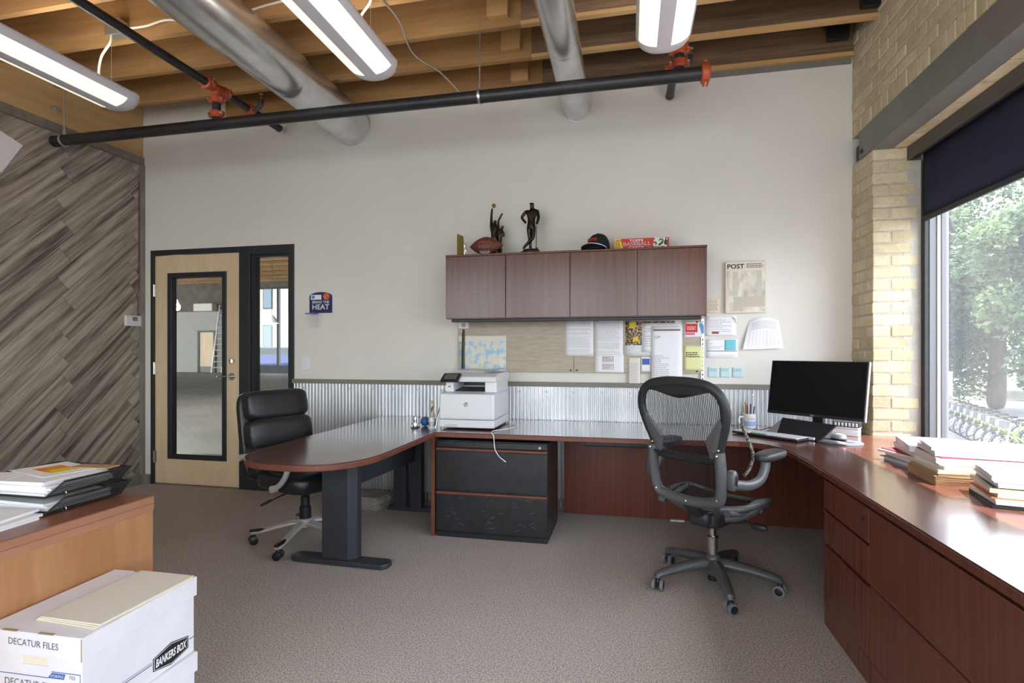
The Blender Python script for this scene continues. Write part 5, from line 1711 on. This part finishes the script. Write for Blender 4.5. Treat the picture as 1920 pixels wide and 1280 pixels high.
MB().box(-.078, .078, -.045, .045, .046, .058).build('lid', m_whitesh, dc, local=True, bevel=.004)
for k in range(7):
    MB().box(-.06 + k * .02, -.05 + k * .02, -.0465, -.040, .064, .085).build('slat', m_whitesh, dc, local=True)
MB().box(-.07, .08, -.040, .04, .058, .092).build('grille_block', m_graph2, dc, local=True, bevel=.003)
cb_ = MB().tube(smooth_path([(.76, 4.0, ZT + .006), (.85, 3.98, ZT + .012), (.90, 4.03, ZT + .006), (.98, 4.02, ZT + .03), (1.05, 4.02, ZT + .008), (1.15, 4.0, ZT + .006)], 6), .003, 6)
tag(cb_.build('desk_cable', m_plastic, origin=(.9, 4.0, ZT), smooth=True), 'black cable loops on the desk behind the keyboard', 'cable')
ws = MB().box(.30, .40, 4.165, 4.192, 0, .012).build('plastic_strip', m_white, origin=(.35, 4.18, 0), bevel=.002)
tag(ws, 'small white plastic strip on the carpet against the desk panel', 'strip')
MB().tube(smooth_path([(.585, 3.06, .88), (.61, 3.10, .83), (.64, 3.12, .76), (.655, 3.12, .70), (.63, 3.10, .63), (.60, 3.08, .60)], 6), .009, 10).build('braided_strap', M('braid', (60, 56, 54), (150, 146, 142), rough=.8, scale=110, stretch=(1, 1, 1.6), detail=0, lo=.47, hi=.53), ae, smooth=True)

# ---------------------------------------------------------------- papers in piles


def leafs(name, label, cat, c, w, d, z0, th, rz, mat, group, wave=0.0, tilt=0.0):
    """one flat sheet bundle or folder with real thickness; edges of the bundle slightly uneven"""
    def ring(z, k):
        e = random.uniform(-.0015, .0015)
        return [(-w / 2 + e, -d / 2 + e, z), (w / 2 + e, -d / 2 - e, z + tilt * w), (w / 2 - e, d / 2 + e, z + tilt * w), (-w / 2 - e, d / 2 - e, z)]
    n = max(2, int(th / .0022))
    mb = MB().rings([ring(th * k / (n - 1), k) for k in range(n)], True)
    o = mb.build(name, mat, origin=(c[0], c[1], z0), local=True, rotz=rz)
    tag(o, label, cat, group)
    return o


def pile(base, items, where, group):
    z = ZT + .0003 if base[2] is None else base[2]
    n = len(items)
    for i, (kind, dx, dy, w, d, th, rz) in enumerate(items):
        pos = 'bottom' if i == 0 else ('top' if i == n - 1 else ORD[i] + ' from the bottom')
        nm, desc, m_ = {'w': ('paper_bundle', 'bundle of white papers', m_paper), 'm': ('manila_folder', 'manila folder', m_manila), 'k': ('expanding_file', 'brown expanding file', m_kraft), 'b': ('black_binder', 'thin black binder', m_plastic),
                        'g': ('grey_folder', 'grey folder', M('grey_card_%s%d' % (nm_ok(where), i), (170, 168, 172), rough=.8)), 'r': ('red_folder', 'crimson edged folder', M('crimson_card_%s%d' % (nm_ok(where), i), (150, 50, 76), rough=.8)), 'o': ('orange_folder', 'orange folder', M('orange_card_%s%d' % (nm_ok(where), i), (206, 140, 92), rough=.8)), 'c': ('clear_sleeve', 'pale plastic sleeve', m_whitesh)}[kind]
        leafs(nm, '%s, %s of the %s' % (desc, pos, where), 'papers' if kind == 'w' else 'folder', (base[0] + dx, base[1] + dy), w, d, z, th * 1.3, R(rz), m_, group)
        z += th * 1.3 + .0004


def nm_ok(s):
    return s.replace(' ', '_')[:12]


pile((1.42, 2.985, None), [('w', 0, 0, .23, .30, .012, 8), ('g', -.005, .0, .24, .31, .004, 14), ('w', .0, .005, .23, .30, .016, 3), ('m', -.01, .0, .24, .31, .008, 18), ('r', -.005, .0, .235, .30, .004, 12), ('w', .02, -.005, .24, .31, .020, -8), ('w', .02, -.01, .25, .32, .022, -14)],
     'pile by the brick pier', 'papers in the far pile')
pile((1.43, 2.66, None), [('k', 0, 0, .37, .27, .030, -4), ('k', .005, .0, .365, .265, .008, -3), ('m', .01, .0, .355, .265, .010, -6), ('w', .015, .005, .34, .25, .012, -2), ('m', .01, .0, .34, .26, .005, -7), ('w', .01, .01, .34, .26, .018, -9), ('r', .012, .005, .33, .25, .003, -6), ('w', .02, .01, .35, .27, .016, -12), ('w', .03, .02, .36, .28, .010, -16)],
     'middle pile on the window desk', 'papers in the middle pile')
pile((1.45, 2.30, None), [('b', 0, 0, .34, .26, .010, -14), ('w', .0, .0, .33, .25, .014, -12), ('o', .0, .005, .335, .255, .004, -15), ('m', .01, .0, .33, .25, .010, -13), ('m', .0, .005, .335, .25, .012, -16), ('b', .01, .005, .325, .245, .003, -17), ('w', .01, .0, .32, .24, .012, -14), ('c', .0, .0, .32, .245, .004, -15), ('w', .01, .005, .33, .25, .014, -18)],
     'pile nearest the camera', 'papers in the nearest pile')
o = leafs('torn_strip', 'cream torn paper strip lying on the far pile', 'paper', (1.44, 2.90), .045, .20, ZT + .116, .003, R(25), m_paper2, None)

# newspapers under the table
for i in range(7):
    leafs('newspaper', 'folded newspaper, %s in the floor stack under the table' % ('bottom one' if i == 0 else ('top one' if i == 6 else ORD[i] + ' from the bottom')), 'newspaper', (-2.075 + random.uniform(-.012, .012), 4.075 + random.uniform(-.012, .012)), .27, .23, .0005 + i * .0135, .0125, R(-8 + random.uniform(-9, 9)),
          M('newsprint_%d' % i, (196, 192, 182), (150, 146, 140), rough=.95, scale=40, stretch=(.3, 1, 1)), 'newspapers on the floor')

# ---------------------------------------------------------------- left desk: mesh trays
m_meshw = bpy.data.materials.new('black_wire_mesh')
m_meshw.use_nodes = True
N_ = m_meshw.node_tree.nodes
L_ = m_meshw.node_tree.links
N_.clear()
o_ = N_.new('ShaderNodeOutputMaterial')
tcn = N_.new('ShaderNodeTexCoord')
vo = N_.new('ShaderNodeTexVoronoi')
vo.inputs['Scale'].default_value = 330
vo.inputs['Randomness'].default_value = 0.0
gt = N_.new('ShaderNodeMath'); gt.operation = 'GREATER_THAN'; gt.inputs[1].default_value = 0.40
bs_ = N_.new('ShaderNodeBsdfPrincipled'); bs_.inputs['Base Color'].default_value = lin((40, 41, 44)); bs_.inputs['Roughness'].default_value = .45
tr_ = N_.new('ShaderNodeBsdfTransparent')
ms_ = N_.new('ShaderNodeMixShader')
L_.new(tcn.outputs['Object'], vo.inputs['Vector']); L_.new(vo.outputs['Distance'], gt.inputs[0]); L_.new(gt.outputs[0], ms_.inputs[0]); L_.new(tr_.outputs[0], ms_.inputs[1]); L_.new(bs_.outputs[0], ms_.inputs[2]); L_.new(ms_.outputs[0], o_.inputs['Surface'])


def tray(z0, label):
    t = thing('letter_tray', label, 'letter tray', (-2.06, 1.58, z0), group='black mesh letter trays')
    x0, x1, y0, y1 = -2.225, -1.915, 1.425, 1.70
    fx, h = .022, .048
    MB().box(x0, x1, y0, y1, z0, z0 + .002).build('floor_panel', m_meshw, t)
    for s_, xa, xb in ((1, x1, x1 + fx), (-1, x0, x0 - fx)):
        MB().add([(xa, y0, z0), (xa, y1, z0), (xb, y1 + fx, z0 + h), (xb, y0 + .045, z0 + h)], [(0, 1, 2, 3)]).build('mesh_side', m_meshw, t)
    MB().add([(x0, y1, z0), (x1, y1, z0), (x1 + fx, y1 + fx, z0 + h), (x0 - fx, y1 + fx, z0 + h)], [(0, 1, 2, 3)]).build('mesh_back', m_meshw, t)
    rim = [(x0, y0, z0 + .002), (x1, y0, z0 + .002), (x1 + fx, y0 + .045, z0 + h), (x1 + fx, y1 + fx, z0 + h), (x0 - fx, y1 + fx, z0 + h), (x0 - fx, y0 + .045, z0 + h)]
    MB().tube(rim, .0036, 8, closed=True).build('wire_rim', m_black, t, smooth=True)
    MB().tube(arc((x1 + .004, y0 + .06, z0 + .004), .008, 0, 2 * math.pi, 14, 'xz')[:-1], .0014, 6, closed=True).build('stack_ring', m_nickel, t, smooth=True)
    for x_ in (x0 + .02, x1 - .02):
        for y_ in (y0 + .02, y1 - .02):
            MB().cyl((x_, y_, z0 - .004), (x_, y_, z0), .006, n=8).build('foot', m_black, t)
    return t


tray(ZT + .005, 'lower black mesh letter tray on the honey desk')
tray(ZT + .060, 'upper black mesh letter tray heaped with papers')
zz = ZT + .008
for i in range(3):
    leafs('paper_bundle', 'white papers in the lower tray, %s layer' % ['bottom', 'middle', 'top'][i], 'papers', (-2.07 + random.uniform(-.01, .01), 1.555 + random.uniform(-.01, .01)), .28, .235, zz, .009, R(random.uniform(-3, 3)), m_paper, 'papers in the lower tray')
    zz += .0095
zz = ZT + .063
for i in range(6):
    leafs('paper_bundle', 'white papers in the upper tray, %s layer' % ['bottom', 'second', 'third', 'fourth', 'fifth', 'uppermost'][i], 'papers', (-2.075 + random.uniform(-.012, .008), 1.555 + random.uniform(-.015, .012)), .283, .235, zz, .0075, R(random.uniform(-4, 4)), m_paper, 'papers in the upper tray')
    zz += .008
o = leafs('printed_flyer', 'white flyer with an orange and yellow block on the upper tray', 'flyer', (-2.10, 1.60), .25, .18, zz + .001, .0015, R(-14), m_paper, None)
MB().box(-.065, .005, -.045, .045, .0016, .0022).build('orange_block', M('flyer_orange', (232, 140, 50), rough=.7), o, local=True)
MB().box(.005, .075, -.045, .045, .0016, .0022).build('yellow_block', m_yellow, o, local=True)
rl = MB()
for k in range(6):
    rl.box(-.035 + k * .015, -.026 + k * .015, -.044, -.036, .0023, .0026)
rl.build('red_print_marks', m_red, o, local=True)
leafs('card_folder', 'buff envelope tucked at the back of the upper tray', 'envelope', (-2.0, 1.665), .16, .06, zz + .001, .004, R(6), m_kraft, None)
leafs('letter_sheet', 'loose white sheet at the front of the upper tray', 'paper', (-2.20, 1.45), .20, .15, zz + .0006, .0015, R(20), m_paper, None)
for i in range(3):
    leafs('white_folder', 'white folder, %s of three at the left desk edge' % ['bottom', 'middle', 'top'][i], 'folder', (-2.035 + .004 * i - .03 * (i == 2), 1.265 + .006 * i), .30, .23, ZT + .0003 + i * .0095, .008, R(4 + 3 * i), m_paper, 'white folders on the honey desk')

# ---------------------------------------------------------------- file storage boxes
m_card = M('white_corrugated_card', (236, 236, 242), (228, 228, 236), rough=.8, scale=6)
m_cut = M('cut_card_edge', (176, 152, 122), rough=.9)


def store_box(z0, label, rz, words):
    t = thing('storage_box', label, 'box', (-1.603, 1.355, z0), rz, 'stacked file storage boxes')
    w, d, h = .158, .196, .250
    MB().frame(-w, w, -.0, .232, -w + .004, w - .004, .004, .233, -d, -d + .004)
    b = MB()
    b.box(-w, w, -d, d, 0, .004).box(-w, -w + .004, -d, d, .004, .235).box(w - .004, w, -d, d, .004, .235).box(-w + .004, w - .004, d - .004, d, .004, .235)
    b.frame(-w + .004, w - .004, .004, .235, -.045, .045, .158, .185, -d, -d + .004)
    b.build('carton', m_card, t, local=True)
    lw, ld = w + .007, d + .007
    l = MB()
    l.box(-lw, lw, -ld, ld, .246, .2495).box(-lw, -lw + .004, -ld, ld, .186, .246).box(lw - .004, lw, -ld, ld, .186, .246).box(-lw + .004, lw - .004, ld - .004, ld, .186, .246).box(-lw + .004, lw - .004, -ld, -ld + .004, .186, .246)
    lid = l.build('lid', m_card, t, local=True, bevel=.0015)
    for x_ in (-.10, .02):
        MB().box(x_, x_ + .05, -ld - .0006, -ld + .008, .2485, .2505).build('tab_slot', m_cut, lid, local=True)
        MB().box(x_ + .02, x_ + .07, ld - .008, ld + .0006, .2485, .2505).build('tab_slot', m_cut, lid, local=True)
    MB().box(lw - .0042, lw - .0008, -ld - .0007, -ld + .001, .186, .247).build('cut_edge', m_cut, lid, local=True)
    MB().box(-.05, .05, -d + .004, -d + .006, .15, .19).build('file_card', m_manila, t, local=True)  # manila card behind the hand hole
    if words:
        text('DECATUR FILES', .026, m_inkd, lid, (.006, -ld - .0008, .221), (1, 0, -.02), (0, 0, 1), fit=(.165, .018), name='handwriting', local=True)
        text('DECATUR FILES', .026, m_inkd, t, (-.008, -d - .0008, .105), (1, 0, -.01), (0, 0, 1), fit=(.18, .020), name='handwriting', local=True)
        text('703', .014, m_inkd, t, (.125, -d - .0008, .135), (1, 0, 0), (0, 0, 1), local=True)
        MB().prism([(.045, .128), (.098, .128), (.103, .143), (.058, .143)], -d - .0008, -d - .0002, 'y').build('blue_badge', m_blue, t, local=True)
        text('STOR/FILE', .009, m_paper, t, (.076, -d - .0012, .1355), (1, 0, 0), (0, 0, 1), fit=(.042, .007), local=True)
        MB().box(-.15, .045, -d - .0007, -d - .0001, .127, .129).box(.15, .1515, -d - .0007, -d - .0001, .0, .147).box(.058, .15, -d - .0007, -d - .0001, .145, .147).build('blue_rule', m_blue, t, local=True)
    # logo on the long side
    lg = [(.035, .018), (.045, .002), (.165, .002), (.175, .018), (.175, .046), (.165, .060), (.045, .060), (.035, .046)]
    lg = [(.030, .022), (.030, .062), (.10, .078), (.172, .062), (.172, .022), (.10, .006)]
    MB().prism(lg, w + .0002, w + .0008, 'x').build('logo_plate', m_inkb, t, local=True)
    ins = [(.101 + (p[0] - .101) * .955, .042 + (p[1] - .042) * .90) for p in lg]
    MB().prism(ins, w + .0008, w + .0011, 'x').build('logo_line', m_paper, t, local=True)
    ins = [(.101 + (p[0] - .101) * .93, .042 + (p[1] - .042) * .85) for p in lg]
    MB().prism(ins, w + .0011, w + .0014, 'x').build('logo_field', m_inkb, t, local=True)
    text('BANKERS BOX', .02, m_paper, t, (w + .0018, .101, .042), (0, 1, 0), (0, 0, 1), fit=(.124, .026), bold=.0006, shear=.2, local=True)
    m_rule = M('blue_grey_ink', (90, 116, 150))
    for a_, b_, c_, d_ in ((-.19, .026, .046, .049), (-.19, .026, .053, .0545), (.175, .195, .046, .049)):
        MB().box(w + .0002, w + .0008, a_, b_, c_, d_).build('side_rule', m_rule, t, local=True)
    return t


store_box(0.0, 'lower white cardboard file box, mostly hidden under another', R(-1), False)
store_box(0.2505, 'upper white cardboard file box with handwriting and a black logo', R(2), True)
for i in range(3):
    leafs('manila_folder', 'cream folder, %s of three on the file box lid' % ['bottom', 'middle', 'top'][i], 'folder', (-1.548 + .002 * i, 1.372 + .003 * i), .212, .33, .5005 + i * .0036, .0032, R(-1.5 + i * .8), m_manila if i < 2 else m_paper2, 'folders on the file box')
# ================================================================ the hall beyond the door
m_conc = M('polished_concrete', (104, 102, 96), (124, 122, 115), rough=.6, scale=.6, detail=6, spec=.25)
struct(MB().box(-36, 1.95, 4.44, 28, -.12, -.001).build('hall_floor', m_conc))
hw = MB()
hw.box(-36, -22.0, 27.6, 27.9, 0, 3.64)                                    # white partition
struct(hw.build('hall_wall_partition', M('hall_white', (168, 166, 158), rough=.85)))
hb = MB()
hb.box(-36, -22.0, 27.6, 27.9, 3.64, 6.2).box(-22, -21.5, 27.6, 27.9, 0, 6.2).box(-18.95, 1.95, 27.6, 27.9, 0, 6.2).box(-21.5, -18.95, 27.6, 27.9, 5.0, 6.2)
struct(hb.build('hall_wall_far', M('hall_brown', (92, 84, 74), (110, 102, 90), rough=.9, scale=2)))
struct(MB().box(1.75, 1.95, 4.44, 28, 0, 5.75).box(-4.75, 1.75, 4.44, 4.46, 3.78, 5.75).build('hall_sky_shield', M('hall_side', (150, 144, 134), rough=.9)))  # unseen walls added to keep sky light out of the hall
hc_ = struct(MB().box(-36, 1.75, 4.44, 28, 5.6, 5.75).build('hall_ceiling', m_deck))
hj = MB().box(-36, 1.75, 0, .06, 5.3, 5.6).mesh('joist', m_gold, False)
for k in range(18):
    o = bpy.data.objects.new('joist', hj)
    C.objects.link(o)
    o.parent = hc_
    o.location = (0, 6 + k * 1.25, 0)
hd_ = struct(thing('door_2', 'birch door in the far white partition of the hall', None, (-24.77, 27.55, 0)))
MB().frame(-25.40, -24.14, 0, 2.50, -25.26, -24.28, .001, 2.40, 27.5, 27.6).build('door_frame', m_frame, hd_)
MB().box(-25.26, -24.28, 27.54, 27.58, .35, 2.40).build('door_leaf', m_birch, hd_)
MB().box(-25.26, -24.28, 27.53, 27.58, .02, .35).build('kick_plate', M('kick', (120, 116, 108), rough=.5), hd_)
ld = thing('ladder', 'tall pale ladder leaning on the far hall partition', 'ladder', (-23.6, 27.3, 0))
for x_ in (-23.95, -23.25):
    MB().tube([(x_, 27.0, 0), (x_ + .1, 27.55, 4.0)], .05, 8).build('rail', m_silver, ld)
for k in range(11):
    z_ = .3 + k * .34
    MB().cyl((-23.95 + .1 * z_ / 4, 27.0 + .55 * z_ / 4, z_), (-23.25 + .1 * z_ / 4, 27.0 + .55 * z_ / 4, z_), .035, n=8).build('rung', m_silver, ld)
ub = MB().box(-25.4, -24.1, 27.2, 27.59, 3.65, 4.1).build('carton', M('pale_carton', (214, 210, 200)), origin=(-24.75, 27.4, 3.65), bevel=.02)
tag(ub, 'pale carton on top of the hall partition', 'box')
w6 = struct(thing('window_6', 'tall storefront window at the far end of the hall', None, (-20.2, 27.7, 0)))
wm = MB().frame(-21.5, -18.95, .0, 5.0, -21.38, -19.07, .45, 4.9, 27.65, 27.8)
wm.box(-20.10, -19.95, 27.65, 27.8, .45, 4.9)
wm.build('window_frame', m_frame, w6)
MB().box(-21.38, -20.10, 27.72, 27.73, .45, 4.9).build('pane', m_glassd, w6)
MB().box(-19.95, -19.07, 27.72, 27.73, .45, 4.9).build('pane', m_glassd, w6)
for (x_, y_, z_, lab) in ((-8.78, 9.0, 2.118, 'bare glowing bulb hanging in the hall, seen through the door glass'), (-8.86, 12.0, 2.0, 'glowing bell lamp standing in for a lamp reflection in the sidelight')):  # the bell lamp is added in place of a lamp reflection
    t = thing('hall_lamp', lab, 'lamp', (x_, y_, z_))
    bell = 'bell' in lab
    MB().cyl((x_, y_, z_ + .17), (x_, y_, 5.61), .006, n=8).build('cord', m_black, t)
    MB().lathe([(.02, .09), (.025, .10), (.03, .14), (.015, .18)] if not bell else [(.16, -.02), (.14, .05), (.08, .12), (.03, .18)], (x_, y_, z_), 18).build('socket' if not bell else 'shade', m_white, t, smooth=True)
    MB().sup((x_, y_, z_ + .03), (.11, .11, .14), 1, 1, 18, 12).build('bulb', M('lit_bulb_%d' % int(y_), (255, 250, 236), emit=18), t, smooth=True)
    pl_d = bpy.data.lights.new('lamp_glow', 'POINT')
    pl_d.energy = 70
    pl_d.color = (1, .95, .86)
    pl_d.shadow_soft_size = .06
    po = bpy.data.objects.new('lamp_glow', pl_d)
    C.objects.link(po)
    po.parent = t
    po.location = (0, 0, -.08)

# building across the street behind the hall
bd = thing('brick_building', 'weathered pale brick building with dark windows across the street', 'building', (-28, 44, -1))
MB().box(-46, -24.5, 44, 50, -2, 9.2).build('wall', M('weathered_brick', (150, 138, 118), (168, 158, 140), rough=.9, scale=3, fine=.1), bd)
MB().box(-46, -24.4, 43.9, 50, 9.2, 9.6).build('parapet', M('parapet_brown', (96, 78, 66)), bd)
MB().box(-33.2, -31.8, 46, 48, 9.6, 13.5).build('chimney', M('red_brick', (172, 106, 80), rough=.9), bd)
for zz_ in (1.6, 5.2):
    for k in range(7):
        x_ = -45 + k * 2.9
        wnd = MB().box(x_, x_ + 1.0, 43.93, 44.02, zz_, zz_ + 2.1).build('window', m_frame, bd)
        MB().box(x_ + .1, x_ + .9, 43.9, 43.94, zz_ + .1, zz_ + 2.0).build('pane', M('dark_pane_%d_%d' % (k, int(zz_)), (74, 84, 96), rough=.15), wnd)
MB().box(-46, -24.4, 43.85, 44.0, .4, .9).build('sill_band', M('terracotta_band', (176, 118, 94)), bd)
struct(MB().box(-70, 6, 28, 90, -.3, -.2).build('ground_street', M('pale_paving', (190, 188, 184), rough=.9)))
va = thing('parked_van', 'blue parked van below the hall window', 'van', (-23.5, 33, -.2))
MB().prism([(-26, .1), (-26, .9), (-25.4, 1.0), (-24.9, 1.55), (-21.4, 1.55), (-21.2, 1.0), (-21.1, .1)], 32.2, 33.9, 'y').build('body', M('blue_paint', (40, 56, 120), rough=.2), va, bevel=.08)
MB().prism([(-25.2, 1.05), (-24.8, 1.48), (-21.6, 1.48), (-21.5, 1.05)], 32.18, 33.92, 'y').build('side_glass', M('van_glass', (30, 34, 40), rough=.1), va)
for x_ in (-25.1, -22.1):
    MB().cyl((x_, 32.1, .12), (x_, 34.0, .12), .32, n=20).build('wheel', m_plastic, va, smooth=True)

# ================================================================ the street outside the right-hand window
GZ = -1.6
struct(MB().box(2.6, 70, -40, 80, GZ - .2, GZ).build('ground_pavement', M('asphalt_paving', (98, 98, 104), (116, 116, 120), rough=.9, scale=3)))
struct(MB().prism([(9, 36.2), (40, 27.6), (40, 29.6), (9, 38.4)], GZ, GZ + .05).build('ground_path', M('pale_concrete', (196, 190, 180), rough=.9)))
struct(MB().prism([(6, 39), (60, 30), (60, 75), (6, 75)], GZ, GZ + .04).build('ground_lawn', M('dry_lawn', (84, 86, 66), (100, 98, 78), rough=1, scale=4)))
m_leaf = bpy.data.materials.new('leaf_green')
m_leaf.use_nodes = True
N_ = m_leaf.node_tree.nodes
L_ = m_leaf.node_tree.links
b_ = N_['Principled BSDF']
b_.inputs['Roughness'].default_value = .55
gi = N_.new('ShaderNodeNewGeometry')
rpp = N_.new('ShaderNodeValToRGB')
rpp.color_ramp.elements[0].color = lin((44, 66, 40))
rpp.color_ramp.elements[1].color = lin((100, 122, 78))
L_.new(gi.outputs['Random Per Island'], rpp.inputs['Fac'])
L_.new(rpp.outputs['Color'], b_.inputs['Base Color'])
tl_ = N_.new('ShaderNodeBsdfTranslucent')
L_.new(rpp.outputs['Color'], tl_.inputs[0])
mxs = N_.new('ShaderNodeMixShader')
mxs.inputs[0].default_value = .35
L_.new(b_.outputs[0], mxs.inputs[1])
L_.new(tl_.outputs[0], mxs.inputs[2])
L_.new(mxs.outputs[0], N_['Material Output'].inputs['Surface'])
m_bark = M('grey_bark', (70, 62, 56), (88, 80, 72), rough=.95, scale=5, stretch=(1, 1, .3), bump=.5)


def tree(x, y, h, cr, cz, n, label, seed, tr=.28, leaf=.105):
    rnd = random.Random(seed)
    t = thing('street_tree', label, 'tree', (x, y, GZ), group='trees outside the window')
    pts = {'b': ((x, y, GZ), tr), 'm': ((x + .1, y, GZ + h * .25), tr * .85), 'f': ((x + .05, y + .1, GZ + h * .42), tr * .7)}
    ed = [('b', 'm'), ('m', 'f')]
    tips = []
    for k in range(6):
        a = 2 * math.pi * k / 6 + rnd.random()
        p = V((x + cr * .38 * math.cos(a), y + cr * .38 * math.sin(a), GZ + h * (.58 + .1 * rnd.random())))
        q = V((x + cr * .70 * math.cos(a + .3), y + cr * .70 * math.sin(a + .3), GZ + h * (.70 + .18 * rnd.random())))
        pts['p%d' % k] = (p, tr * .35)
        pts['q%d' % k] = (q, tr * .14)
        ed += [('f', 'p%d' % k), ('p%d' % k, 'q%d' % k)]
    skin_obj('trunk', pts, ed, m_bark, t, 1, local=False)
    # clumps of leaves
    vs, fs = [], []
    clumps = []
    for k in range(46):
        while True:
            p = V((rnd.uniform(-1, 1), rnd.uniform(-1, 1), rnd.uniform(-1, 1)))
            if .3 < p.length < 1:
                break
        clumps.append((V((x, y, GZ + cz)) + V((p.x * cr, p.y * cr, p.z * (h - cz) * .98 if p.z > 0 else p.z * (cz - h * .13))), cr * rnd.uniform(.20, .36)))
    for i in range(n):
        c, r = clumps[rnd.randrange(len(clumps))]
        d = V((rnd.gauss(0, 1), rnd.gauss(0, 1), rnd.gauss(0, .8))).normalized() * (r * rnd.random() ** .45)
        p = c + d
        u = V((rnd.gauss(0, 1), rnd.gauss(0, 1), rnd.gauss(0, .6))).normalized()
        w = u.cross(V((rnd.gauss(0, 1), rnd.gauss(0, 1), rnd.gauss(0, 1)))).normalized()
        s = leaf * rnd.uniform(.7, 1.5)
        b = len(vs)
        vs += [p - u * s, p + w * s * .55, p + u * s, p - w * s * .55]
        fs.append((b, b + 1, b + 2, b + 3))
    mb = MB()
    mb.v = vs
    mb.f = fs
    me = bpy.data.meshes.new('foliage')
    inv = frame(t).inverted()
    me.from_pydata([tuple(inv @ v) for v in vs], [], fs)
    me.materials.append(m_leaf)
    o = bpy.data.objects.new('foliage', me)
    C.objects.link(o)
    o.parent = t
    o['kind'] = 'stuff'
    return t


tree(17.0, 29.8, 11.5, 4.6, 6.6, 44000, 'broad leafy tree behind the bicycles, thickest trunk in the window', 3, .42)
tree(11.9, 30.5, 10.8, 3.6, 6.4, 34000, 'leafy tree nearest the window frame with open branches', 5, .24)
tree(14.5, 20.5, 8.6, 3.0, 5.4, 26000, 'lower leafy tree at the right of the window view', 8, .25)
tree(21.0, 45.0, 12.0, 5.5, 6.0, 16000, 'distant tree behind the pale path', 11, .35, .20)
tree(14.0, 48.0, 11.0, 5.5, 5.6, 16000, 'farthest tree low beside the window frame', 13, .35, .22)
tree(27.0, 41.0, 12.0, 5.5, 6.0, 14000, 'distant tree right of the thick trunk', 17, .35, .22)

tree(23.0, 17.0, 10.0, 4.0, 5.8, 18000, 'leafy tree farther along the street past the window edge', 19, .3, .16)
tree(24.0, 7.0, 10.5, 4.2, 6.0, 18000, 'street tree opposite the window desk', 23, .3, .16)
tree(23.0, -4.0, 10.0, 4.0, 5.8, 14000, 'street tree opposite the rear window', 29, .3, .16)
sg = thing('street_sign', 'small pale sign board beyond the bicycles', 'sign', (14.6, 29.6, GZ))
MB().cyl((14.6, 29.6, GZ), (14.6, 29.6, GZ + 1.6), .05, n=8).build('post', m_silver, sg)
MB().box(14.1, 15.1, 29.55, 29.60, GZ + .7, GZ + 1.9).build('board', m_white, sg)

# bicycles at a docking row
m_green = M('lime_bicycle_paint', (116, 138, 66), rough=.4)
bike0 = None
nb_ = 12
for i in range(nb_):
    t_ = i / (nb_ - 1)
    bx, by = 12.75 - 2.35 * t_, 25.2 - 8.4 * t_
    lab = 'lime green dock bicycle, %s of the row counted from the window frame' % ORD[i]
    if bike0 is None:
        b0_ = thing('bicycle', lab, 'bicycle', (0, 0, 0), 0, 'bicycles parked in a row')
        for s_, nm in ((-.52, 'wheel'), (.52, 'wheel')):
            wv = MB().tube(arc((s_, 0, .33), .315, 0, 2 * math.pi, 24, 'xz')[:-1], .022, 6, closed=True).build('wheel', m_plastic, b0_, local=True, smooth=True)
            sp_ = MB()
            for k in range(6):
                a = math.pi * k / 6
                sp_.cyl((s_ + .31 * math.cos(a), 0, .33 + .31 * math.sin(a)), (s_ - .31 * math.cos(a), 0, .33 - .31 * math.sin(a)), .004, n=4)
            sp_.build('spokes', m_silver, wv, local=True)
            MB().tube(arc((s_, 0, .33), .36, R(20), R(160), 12, 'xz'),   .03, 6, flat=.3).build('mudguard', m_plastic, b0_, local=True)
        MB().tube([(.45, 0, .70), (.05, 0, .35), (-.10, 0, .32)], .035, 8).tube([(-.10, 0, .32), (-.24, 0, .82)], .028, 8).tube([(-.12, 0, .34), (-.52, 0, .33)], .02, 6).build('frame', m_green, b0_, local=True, smooth=True)
        MB().tube([(.52, 0, .33), (.42, 0, .95)], .025, 8).build('fork', m_silver, b0_, local=True)
        MB().tube([(.30, -.28, 1.05), (.40, -.12, 1.02), (.42, 0, .98), (.40, .12, 1.02), (.30, .28, 1.05)], .016, 6).build('handlebar', m_plastic, b0_, local=True)
        MB().sup((-.26, 0, .88), (.26, .17, .07), .7, .7, 14, 8).build('saddle', m_plastic, b0_, local=True, smooth=True)
        MB().prism([(.52, .80), (.72, .83), (.70, 1.02), (.47, 1.0)], -.16, .16, 'y').build('front_basket', m_plasticm, b0_, local=True)
        bike0 = b0_
        bb = b0_
    else:
        bb = copy_tree(bike0)
        bb['label'] = lab
    place(bb, (bx, by, GZ), R(-15) + math.pi)
